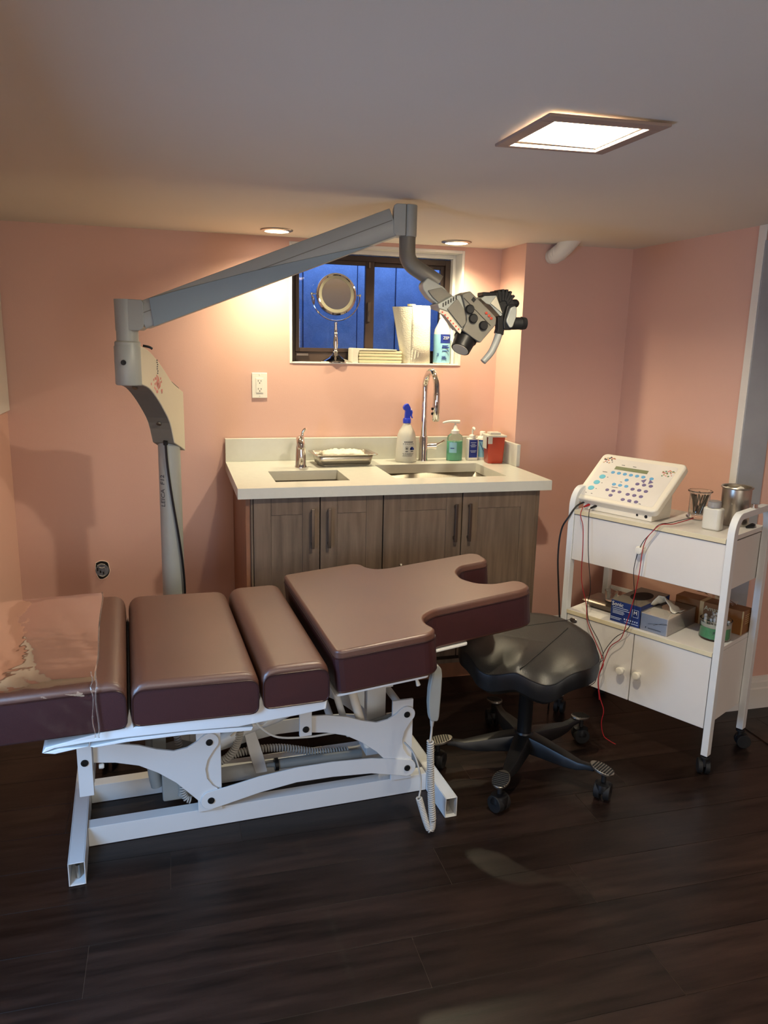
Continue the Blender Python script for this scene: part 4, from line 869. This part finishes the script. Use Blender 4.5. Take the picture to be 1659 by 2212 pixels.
# seat: squarish cushion whose front corner rolls down between the thighs
n_, m_ = 96, 16; fd = Vector((-.62, -.785)).normalized(); sd = Vector((-fd.y, fd.x)); off_ = Vector((.0, .0)); fa = atan2(fd.y, fd.x)
RT = [(0, .208), (20, .214), (40, .235), (58, .252), (80, .246), (105, .228), (135, .232), (180, .258)]
def seat_r(a):
    q = abs((math.degrees(a-fa)+180) % 360-180)
    for (x0, y0), (x1, y1) in zip(RT, RT[1:]):
        if q <= x1:
            f = (q-x0)/(x1-x0); f = f*f*(3-2*f); return .965*(y0+(y1-y0)*f)
    return RT[-1][1]
def seat_z(p):
    f = p.dot(fd); s_ = p.dot(sd); z = .474
    z -= .055*min(1, max(0, (f+.02)/.2))**1.8*math.exp(-((abs(s_)-.10)/.07)**2)
    z -= .02*max(0, (f-.1)/.1)**2*math.exp(-(s_/.07)**2)
    z -= .02*max(0, (abs(s_)-.16)/.1)**2
    z += .022*max(0, -f/.25)
    return z
b = bm_(); G = []; top = b.verts.new((off_.x, off_.y, seat_z(Vector((0, 0)))))
for j in range(1, m_+1):
    f = j/m_; row = []
    for i in range(n_):
        a = 2*pi*i/n_; p = Vector((cos(a), sin(a)))*seat_r(a)*f; e = max(0, f-.86)/.14
        row.append(b.verts.new((p.x+off_.x, p.y+off_.y, seat_z(p)-.012*e*e)))
    G.append(row)
for i in range(n_): b.faces.new([top, G[0][i], G[0][(i+1) % n_]])
for p, q in zip(G, G[1:]):
    for i in range(n_): b.faces.new([p[i], q[i], q[(i+1) % n_], p[(i+1) % n_]])
bmesh.ops.recalc_face_normals(b, faces=b.faces[:]); seat = obj('seat', b, 'blackleather', st, smooth=True)
b = bm_(); R = []
for e, dz in ((1.0, -.012), (1.012, -.02), (1.018, -.045), (1.0, -.072), (.90, -.088), (.5, -.09)):
    row = []
    for i in range(n_):
        a = 2*pi*i/n_; p0 = Vector((cos(a), sin(a)))*seat_r(a); zz = seat_z(p0) if e > .6 else .47; p = p0*e
        row.append(b.verts.new((p.x+off_.x, p.y+off_.y, zz+dz)))
    R.append(row)
for p, q in zip(R, R[1:]):
    for i in range(n_): b.faces.new([p[i], q[i], q[(i+1) % n_], p[(i+1) % n_]])
b.faces.new(R[-1]); bmesh.ops.recalc_face_normals(b, faces=b.faces[:]); obj('seat_side', b, 'black', st, smooth=True)
sp = [Vector((1, 1))*0]; pts = []
for k in range(14):
    f = .195-.33*k/13; s_ = .012+.09*(k/13)**.8; p = fd*f+sd*s_; pts.append((p.x+off_.x, p.y+off_.y, seat_z(p)+.0006))
obj('seat_seam', TB(pts, .0018, n=6), 'blackleather', seat, smooth=True)
pts = []
for k in range(14):
    f = .03-.24*k/13; s_ = -.20+.30*(k/13); p = fd*f+sd*s_; pts.append((p.x+off_.x, p.y+off_.y, seat_z(p)+.0004))
obj('seat_seam', TB(pts, .0012, n=6), 'blackleather', seat, smooth=True)
pp = [(p.co.x, p.co.y, p.co.z) for p in []]
pts = []
for i in range(n_+1):
    a = 2*pi*i/n_; p = Vector((cos(a), sin(a)))*seat_r(a)*1.002; pts.append((p.x+off_.x, p.y+off_.y, seat_z(p)-.013))
obj('seat_piping', TB(pts, .0024, n=6, k=1), 'black', seat, smooth=True)
obj('seat_plate', LT([(0, .392), (.07, .392), (.075, .397), (.075, .404), (0, .404)], n=24), 'black', st, smooth=True)

# ------------------------------------------------------------------ white trolley
CA, CR = (1.474, 2.599, 0), radians(-61.8)
tr = thing('trolley', 'white wheeled trolley with drawer, shelf and two-door cupboard', 'trolley', CA, CR)
def arch(u0, u1):
    # post - handle - post bent from flat bar, seen from its end
    outp = [(-.018, .075), (-.018, .84)]+[(.045-.063*cos(a), .86+.078*sin(a)) for a in [radians(q) for q in range(8, 91, 12)]]+[(.245, .938)]+[(.245+.063*sin(a), .86+.078*cos(a)) for a in [radians(q) for q in range(0, 85, 12)]]+[(.308, .84), (.308, .075)]
    inn = [(.278, .075), (.278, .845)]+[(.24+.036*cos(a), .865+.05*sin(a)) for a in [radians(q) for q in range(8, 91, 16)]]+[(.05, .915)]+[(.05-.036*sin(a), .865+.05*cos(a)) for a in [radians(q) for q in range(0, 85, 16)]]+[(.012, .845), (.012, .075)]
    return obj('side_frame', P(outp+inn, u0, u1, 'x'), 'white', tr, bevel=.002)
arch(-.014, .010); arch(.590, .614)
b = bm_(); cyl(b, (.602, .15, .938), (.602, .15, .952), .011, n=18); obj('rail_stud', b, 'chrome', tr, smooth=True)
obj('top_board', B(.011, .589, -.016, .30, .835, .8515), 'melamine', tr, bevel=.001)
obj('edge_band', B(.0115, .5885, -.018, -.0161, .8355, .851), 'edge', tr)
dr = obj('drawer', B(.011, .589, -.012, -.0, .655, .832), 'melamine', tr, bevel=.0015)
obj('drawer_box', B(.013, .587, .0005, .295, .66, .83), 'melamine', tr)
def knob(p, parent): obj('knob', LT([(0, 0), (.008, 0), (.007, .012), (.0145, .018), (.0155, .024), (.012, .030), (0, .032)], n=24, mx=Matrix.Translation(p) @ Matrix.Rotation(pi/2, 4, 'X')), 'whitep', parent, smooth=True)
knob((.298, -.012, .755), dr)
sh = obj('shelf', B(.011, .589, -.016, .30, .437, .453), 'melamine', tr, bevel=.001)
obj('edge_band', B(.0115, .5885, -.018, -.0161, .4375, .4525), 'edge', sh)
obj('cupboard', B(.011, .589, .003, .298, .176, .4365), 'melamine', tr)
d1 = obj('door', B(.013, .298, -.014, .002, .172, .434), 'melamine', tr, bevel=.0015); knob((.268, -.014, .285), d1)
d2 = obj('door', B(.302, .587, -.014, .002, .172, .434), 'melamine', tr, bevel=.0015); knob((.334, -.014, .288), d2)
obj('badge', LT([(0, 0), (.017, 0), (.015, .0015), (0, .0018)], n=28, mx=Matrix.Translation((.042, -.014, .413)) @ Matrix.Rotation(pi/2, 4, 'X') @ Matrix.Diagonal((1, .62, 1, 1))), 'steel', d1, smooth=True)
obj('back_rail', B(.011, .589, .3005, .308, .47, .487), 'white', tr, bevel=.002)
for u, v, a in ((.0, -.003, 200), (.602, -.003, 215), (.0, .293, 160), (.602, .293, 130)):
    a = radians(a); d_ = Vector((cos(a), sin(a), 0)); c_ = Vector((u, v, .0265))-Vector((-d_.y, d_.x, 0))*.012; cs = bm_()
    for s_ in (-1, 1): cyl(cs, c_+d_*s_*.004, c_+d_*s_*.020, .026, n=22)
    cyl(cs, (u, v, .03), (u, v, .0748), .008, n=12); cyl(cs, (u, v, .062), (u, v, .070), .016, n=16); obj('caster', cs, 'rubber', tr, bevel=.002)
def ctm(): return Matrix.Translation(CA) @ Matrix.Rotation(CR, 4, 'Z')
CM = ctm()
def cw(u, v, z): p = CM @ Vector((u, v, z)); return (p.x, p.y, p.z)
ZT = .852; ZS = .4535
# electrotherapy device
dv = thing('stimulator_console', 'cream tabletop stimulator console with sloped keypad on the trolley', 'medical device', cw(.165, .02, ZT), CR+radians(-2))
obj('base', P(rpoly([(0, .0), (.135, .0), (.135, .075), (.12, .105), (0, .030)], .004), -.145, .142, 'x'), 'devwhite', dv, bevel=.003)
sa = atan2(.165, .185)
fm = Matrix.Translation((0, -.014, .034)) @ Matrix.Rotation(sa, 4, 'X')
W2, HH = .178, .236
obj('face_shell', prism(bm_(), rpoly([(-W2, 0), (W2-.012, 0), (W2, HH), (-W2+.008, HH)], .022, 5), -.020, .012, 'z', mx=fm), 'devwhite', dv, bevel=.008, seg=4)
obj('keypad_membrane', prism(bm_(), rpoly([(-W2+.02, .018), (W2-.032, .018), (W2-.024, HH-.022), (-W2+.026, HH-.022)], .01, 4), .0118, .0126, 'z', mx=fm), 'devpanel', dv)
lc = bm_(); box(lc, -.085, .052, HH-.074, HH-.058, .0124, .0132, fm); obj('display', lc, 'lcd', dv)
def disc(bm, x, y, r, z0=.0124, z1=.0138): lathe(bm, [(0, z0), (r, z0), (r*.9, z1), (0, z1)], n=14, mx=fm @ Matrix.Translation((x, y, 0)) @ Matrix.Diagonal((1, .8, 1, 1)))
def key(x, y, r, m): b = bm_(); disc(b, x, y, r); obj('key', b, m, dv, smooth=True)
for i in range(6): key(-.082+.0255*i, HH-.090, .0085, 'btnblue')
key(.080, HH-.092, .0085, 'btnblue'); key(-.010, HH-.116, .0085, 'btnblue')
for i in range(3): key(-.113-.008*i, HH-.118-.034*i*.9, .0135, 'btnteal')
for i in range(3): key(-.048+.026*i, HH-.145, .0085, 'btnblue'); key(-.060+.026*i, HH-.176, .008, 'btnpurp')
key(-.034, .038, .0085, 'btnpurp')
for r_ in range(4):
    for c_ in range(3): key(.040+.027*c_-.006*r_, HH-.126-.027*r_, .0085, 'btnpurp')
for x, s_ in ((.055, -1), (.085, 1)):
    b = bm_(); prism(b, [(x-s_*.008, HH-.104+.006), (x+s_*.010, HH-.108), (x-s_*.006, HH-.118)], .0124, .0138, 'z', mx=fm); obj('key', b, 'btnpurp', dv)
pr = bm_()
for x, y, l in ((-.066, HH-.050, .014), (-.018, HH-.050, .014), (-.125, HH-.095, .02), (-.03, HH-.130, .008), (-.05, HH-.16, .026), (-.093, HH-.118, .005), (-.101, HH-.149, .005), (-.109, HH-.18, .005), (-.14, .03, .006), (-.115, .03, .006), (.052, .022, .007), (.09, .022, .008)): box(pr, x, x+l, y, y+.002, .0125, .0131, fm)
obj('keypad_print', pr, 'ink', dv)
for cx_, cy_, cols, nm in ((-.128, HH-.035, ('ink', 'brass', 'sticker'), 'animal_sticker'), (.128, HH-.058, ('sticker', 'greend', 'brass'), 'floral_sticker')):
    for q, cmat in enumerate(cols):
        b = bm_(); random.seed(11+q)
        for k in range(9):
            x, y = cx_-.02+.0048*k+random.uniform(-.003, .003), cy_+random.uniform(-.013, .016); disc(b, x, y, random.uniform(.0025, .0042), .0125, .0134)
        obj(nm, b, cmat, dv)
jk = bm_()
for x, r_ in ((.085, .0045), (.120, .006)): cyl(jk, (x, .0005, .016), (x, -.0008, .016), r_, n=16)
obj('jack_socket', jk, 'dark', dv)
for x, m in ((-.118, 'red'), (-.088, 'wire')): obj('lead_plug', CY((x, .001, .02), (x-.008, -.022, .012), .0052, .0035, n=12), m, dv, smooth=True)
# jar, bottle, canister on the trolley top
j = thing('glass_jar', 'clear glass jar of metal probes beside the console on the trolley', 'jar', cw(.384, .215, ZT))
obj('glass_body', LT([(0, .002), (.030, .002), (.040, .004), (.042, .008), (.036, .014), (.035, .02), (.0355, .09), (.038, .098), (.043, .101), (.043, .104), (.040, .105), (.036, .101), (.033, .09), (.0325, .022), (0, .018)], n=40), 'glass', j, smooth=True)
random.seed(5); proto = None
for i in range(24):
    a = 2*pi*i/24+random.uniform(-.1, .1); r_ = random.uniform(.008, .029); lean = random.uniform(-.25, .25)
    base = Vector((r_*cos(a), r_*sin(a), .0205)); tip_a = a+lean+.9; tp_ = Vector((.028*cos(tip_a), .028*sin(tip_a), random.uniform(.078, .09))); base = Vector((base.x*.6, base.y*.6, .0205))
    if proto is None:
        b = bm_(); cyl(b, (0, 0, 0), (0, 0, .078), .0024, n=8); proto = obj('metal_probe', b, 'handle', smooth=True); o = proto
    else: o = proto.copy(); C.objects.link(o)
    wpt = Vector(cw(.384, .215, ZT)); o.location = wpt+base; o.rotation_mode = 'QUATERNION'; o.rotation_quaternion = (tp_-base).to_track_quat('Z', 'Y')
    tag(o, 'thin metal probe standing in the clear glass jar on the trolley', 'probe', 'metal probes in the glass jar')
p = thing('squeeze_bottle', 'small translucent bottle with grey cap at front of trolley top', 'bottle', cw(.495, .085, ZT), CR)
obj('body', P(rpoly([(-.032, -.02), (.032, -.02), (.032, .02), (-.032, .02)], .014, 5), 0, .078, 'z'), 'milky', p, bevel=.007, seg=4)
obj('cap', LT([(0, .079), (.0225, .079), (.0225, .094), (.021, .096), (.0215, .1), (.0, .1)], n=26), 'cap', p, smooth=True)
k = thing('steel_canister', 'tall open stainless canister holding cotton balls on the trolley', 'canister', cw(.508, .228, ZT))
obj('canister_body', LT([(0, 0), (.047, 0), (.049, .003), (.049, .13), (.053, .132), (.0545, .135), (.053, .138), (.047, .136), (.046, .003), (0, .003)], n=44), 'steel', k, smooth=True)
for i, (dx, dy, dz, w_) in enumerate(((-.026, .018, .118, 'left'), (-.002, -.012, .121, 'middle'), (.016, .002, .120, 'right'))):
    b = bm_(); ball(b, (0, 0, 0), .0155, n=16)
    for v in b.verts: v.co *= 1+.06*sin(v.co.x*400)*cos(v.co.y*350+v.co.z*300)
    o = obj('cotton_ball', b, 'cotton', smooth=True); q = cw(.508, .228, ZT); o.location = (q[0]+dx, q[1]+dy, q[2]+dz)
    tag(o, w_+('most' if w_ != 'middle' else '')+' of the three white cotton balls in the steel canister', 'cotton ball', 'cotton balls in the canister')
b = bm_(); ball(b, (0, 0, .09), .042, 1, 1, .35, 20)
o = tag(obj('cotton_filling', b, 'cotton', smooth=True, loc=cw(.508, .228, ZT)), 'cotton wool filling inside the steel canister', 'cotton'); o['kind'] = 'stuff'
tag(obj('dark_clip', TB([cw(.565, .20, ZT+.004), cw(.575, .225, ZT+.008), cw(.572, .255, ZT+.005)], [.004, .009, .004], n=8), 'black', smooth=True), 'small dark clip lying on trolley top under the right handle', 'clip')
# shelf contents
s = thing('steel_pan', 'small stainless pan with raised rim at left end of trolley shelf', 'pan', cw(.105, .115, ZS), CR)
b = bm_(); R = []
for (hx, hy, z) in ((.052, .04, .001), (.06, .048, .01), (.064, .052, .024), (.068, .056, .027), (.076, .064, .028), (.07, .058, .034), (.03, .03, .037)): R.append([b.verts.new((q[0], q[1], z)) for q in rpoly([(-hx, -hy), (hx, -hy), (hx, hy), (-hx, hy)], .014, 4)])
for p_, q in zip(R, R[1:]):
    n = len(p_)
    for i in range(n): b.faces.new([p_[i], p_[(i+1) % n], q[(i+1) % n], q[i]])
b.faces.new(R[0][::-1]); b.faces.new(R[-1]); bmesh.ops.recalc_face_normals(b, faces=b.faces[:]); obj('pan_body', b, 'handle', s, smooth=True)
g = thing('glass_cup', 'small glass cup standing on the stainless pan on trolley shelf', 'cup', cw(.125, .11, ZS+.0375))
obj('glass_body', LT([(0, 0), (.02, 0), (.022, .003), (.026, .04), (.024, .04), (.02, .006), (0, .005)], n=28), 'glass', g, smooth=True)
gb = thing('glove_box', 'navy blue glove box with round opening on the trolley shelf', 'glove box', cw(.247, .03, ZS), CR)
obj('box_body', P(rpoly([(-.060, -.028), (.060, -.028), (.060, .195), (-.060, .195)], .002, 1), 0, .082, 'z'), 'navy2', gb, bevel=.001)
obj('top_panel', B(-.0595, .0595, -.0275, .1945, .0822, .0828), 'tan' if False else 'microdark', gb)
obj('opening', LT([(0, .083), (1, .083), (1, .0836), (0, .0836)], n=36, c=(0, .09, 0), sx=.036, sy=.06), 'holedark', gb)
text('box_lettering', 'Sonic', .022, 'whitep', gb, (-.032, -.0284, .069), (pi/2, 0, 0)); text('size_letter', 'M', .018, 'whitep', gb, (.041, -.0284, .053), (pi/2, 0, 0))
pr = bm_()
for z, a, c_ in ((.056, -.052, .012), (.049, -.052, .020), (.043, -.05, -.005), (.038, -.05, -.002), (.033, -.05, -.006), (.016, -.056, -.012), (.0105, -.056, -.018), (.009, .0, .056)): box(pr, a, c_, -.0288, -.0281, z, z+.0018)
for i in range(7): box(pr, -.002+.0085*i, .002+.0085*i, -.0288, -.0281, .017, .022)
for a in ((.0285, .0535, .0645, .0655), (.0285, .0535, .037, .038), (.0285, .0295, .038, .0645), (.0525, .0535, .038, .0645)): box(pr, a[0], a[1], -.0288, -.0281, a[2], a[3])
obj('box_print', pr, 'lightink', gb)
wbx = thing('tissue_box', 'white tissue box in clear film next to the navy glove box', 'tissue box', cw(.362, .03, ZS), CR)
obj('box_body', P(rpoly([(-.052, -.028), (.052, -.028), (.052, .19), (-.052, .19)], .003, 2), 0, .064, 'z'), 'melamine', wbx, bevel=.0015)
obj('film_wrap', P(rpoly([(-.0535, -.0295), (.0535, -.0295), (.0535, .1915), (-.0535, .1915)], .004, 2), .0005, .066, 'z'), 'film', wbx)
pr = bm_(); box(pr, -.03, -.027, -.0302, -.0296, .012, .017); box(pr, -.02, .03, -.0302, -.0296, .012, .014); tube(pr, [(-.02, -.0304, .03), (.02, -.0304, .038), (.052, -.0304, .044)], .0007, n=5); tube(pr, [(.0, -.0304, .03), (.03, -.0304, .042), (.05, -.0304, .046)], .0007, n=5)
obj('film_creases', pr, 'ink', wbx)
b = bm_(); V = []; nx, ny = 14, 8
for jn in range(ny):
    for i in range(nx):
        s_, r_ = i/(nx-1), jn/(ny-1)
        V.append(b.verts.new((-.05+s_*.10+.01*r_, .045+.055*r_+.004*sin(i*2.1), .0695+.052*sin(pi*min(1, s_*1.15))*(1-.7*r_)+.002*sin(i*1.9+jn*1.3))))
for jn in range(ny-1):
    for i in range(nx-1): b.faces.new([V[jn*nx+i], V[jn*nx+i+1], V[(jn+1)*nx+i+1], V[(jn+1)*nx+i]])
o = obj('tissue', b, 'paper', smooth=True, loc=cw(.352, .03, ZS), rot=(0, 0, CR)); tag(o, 'white tissue poking up out of the film-wrapped tissue box', 'tissue')
md = o.modifiers.new('thick', 'SOLIDIFY'); md.thickness = .0015
gj = thing('swab_jar', 'wide glass jar with green paper marked in pen on trolley shelf', 'jar', cw(.528, .135, ZS))
obj('glass_body', LT([(0, 0), (.052, 0), (.054, .004), (.053, .066), (.0545, .07), (.051, .07), (.0505, .006), (0, .005)], n=44), 'glass', gj, smooth=True)
obj('paper_liner', LT([(.0485, .007), (.0485, .046), (.0475, .046), (.0475, .007)], n=44), 'greenpaper', gj, smooth=True)
obj('paper_liner', LT([(.0488, .0465), (.0485, .060), (.0472, .060), (.0472, .0465)], n=44), 'paper', gj, smooth=True)
an = CR+radians(-5)-pi/2; px_ = Vector((cos(an+.0), sin(an+.0)))
text('jar_lettering', 'FL', .019, 'ink', gj, (.0552*cos(radians(-128)), .0552*sin(radians(-128)), .030), (pi/2, 0, radians(-38)))
random.seed(9); proto = None
for i in range(18):
    a = 2*pi*i/18; r_ = .038 if i % 2 else .022; q = Vector(cw(.528, .135, ZS)); l_ = .05+random.uniform(0, .012)
    if proto is None:
        b = bm_(); cyl(b, (0, 0, 0), (0, 0, .062), .0045, n=10); ball(b, (0, 0, .064), .0058, 1, 1, 1.2, 10); proto = obj('wrapped_swab', b, 'milky', smooth=True); o = proto
    else: o = proto.copy(); C.objects.link(o)
    o.location = q+Vector((r_*cos(a), r_*sin(a), .0065)); o.rotation_euler = (random.uniform(-.12, .12), random.uniform(-.12, .12), 0); o.scale = (1, 1, l_/.055)
    tag(o, 'short white wrapped swab standing in the green-lined jar', 'swab', 'wrapped swabs in the green-lined jar')
bb = thing('brown_carton', 'brown printed carton at the back right of the trolley shelf', 'carton', cw(.50, .275, ZS), CR)
obj('box_body', B(-.17, .085, -.05, .02, 0, .09), 'tan', bb, bevel=.0015)
obj('tape', B(-.075, -.06, -.0505, .0205, .0, .0906), 'brass', bb); obj('edge_tape', B(.0815, .0854, -.0506, -.047, 0, .0905), 'brass', bb)
text('carton_lettering', 'Amazin', .024, 'napkin', bb, (-.022, -.0504, .068), (pi/2, 0, 0))
pr = bm_()
for z in (.07, .062, .054, .046, .038): box(pr, .0851, .0856, -.03, .01, z, z+.002)
obj('carton_print', pr, 'brass', bb)
zb = thing('zip_bag', 'clear plastic bag lying folded on the brown carton', 'bag', cw(.47, .262, ZS+.092), CR)
b = bm_(); V = []; nx, ny = 12, 8
for jn in range(ny):
    for i in range(nx): V.append(b.verts.new((-.07+.14*i/(nx-1), -.03+.06*jn/(ny-1), .02+.01*sin(i*.9+jn)*cos(jn*.7)+.008*sin(i*.45))))
for jn in range(ny-1):
    for i in range(nx-1): b.faces.new([V[jn*nx+i], V[jn*nx+i+1], V[(jn+1)*nx+i+1], V[(jn+1)*nx+i]])
obj('bag_film', b, 'film', zb, smooth=True)
tag(obj('folded_slip', P([(-.02, .0), (.012, .0), (-.004, -.03)], -.001, .0, 'y'), 'paper', loc=cw(.40, .20, ZS+.198), rot=(0, 0, CR)), 'pale paper corner hanging below the trolley drawer', 'paper slip')
# leads and cords
def lead(name, pts, r, m, label, tail=()):
    tag(obj(name, TB([cw(*p) for p in pts]+[cw(*p) for p in tail], r, n=7, k=5), m, smooth=True), label, 'cable')
lead('test_lead', [(.040, -.008, .864), (.050, -.036, .84), (.067, -.04, .80), (.073, -.04, .733), (.079, -.04, .595), (.108, -.04, .504), (.119, -.04, .439), (.153, -.04, .38), (.189, -.04, .323), (.213, -.06, .300), (.198, -.06, .244), (.21, -.06, .169), (.231, -.06, .12), (.229, -.065, .07), (.24, -.06, .02), (.262, -.05, .0025), (.29, -.055, .0025)], .0016, 'red', 'red cable from the console socket hanging down to the floor')
lead('test_lead', [(.071, -.008, .864), (.084, -.034, .85), (.089, -.038, .80), (.099, -.038, .692), (.119, -.038, .569), (.111, -.037, .499), (.125, -.036, .435), (.17, -.036, .375), (.195, -.038, .331), (.204, -.055, .31), (.174, -.06, .284), (.158, -.062, .241), (.159, -.06, .204), (.138, -.055, .183)], .0014, 'wire', 'thin black cable plugged in next to the red socket plug')
lead('test_lead', [(.420, .10, .875), (.405, .05, .868), (.392, .0, .863), (.37, -.03, .862), (.349, -.043, .84), (.32, -.046, .784), (.312, -.046, .667), (.301, -.046, .576), (.284, -.046, .486), (.265, -.043, .415), (.225, -.042, .37), (.208, -.046, .312), (.20, -.066, .24), (.215, -.07, .16)], .0016, 'red', 'red cable coming over the trolley top edge right of the console')
lead('test_lead', [(.41, .12, .873), (.398, .06, .871), (.383, .0, .866), (.36, -.03, .860), (.340, -.038, .83), (.306, -.039, .777), (.287, -.039, .685), (.300, -.040, .576), (.291, -.038, .468), (.236, -.036, .405), (.196, -.033, .336), (.19, -.05, .28), (.185, -.06, .22), (.15, -.06, .185)], .0014, 'wire', 'thin black cable coming over the trolley top edge right of the console')
lead('power_cord', [(.08, .23, .90), (.05, .10, .885), (.020, .0, .872), (-.005, -.03, .82), (-.03, -.034, .764), (-.036, -.034, .663), (-.024, -.034, .544), (-.012, -.034, .449), (-.005, -.034, .36), (-.01, -.04, .2), (-.03, -.03, .03), (-.05, .0, .005)], .0034, 'wire', 'thick black power cord hanging at the trolley left side')
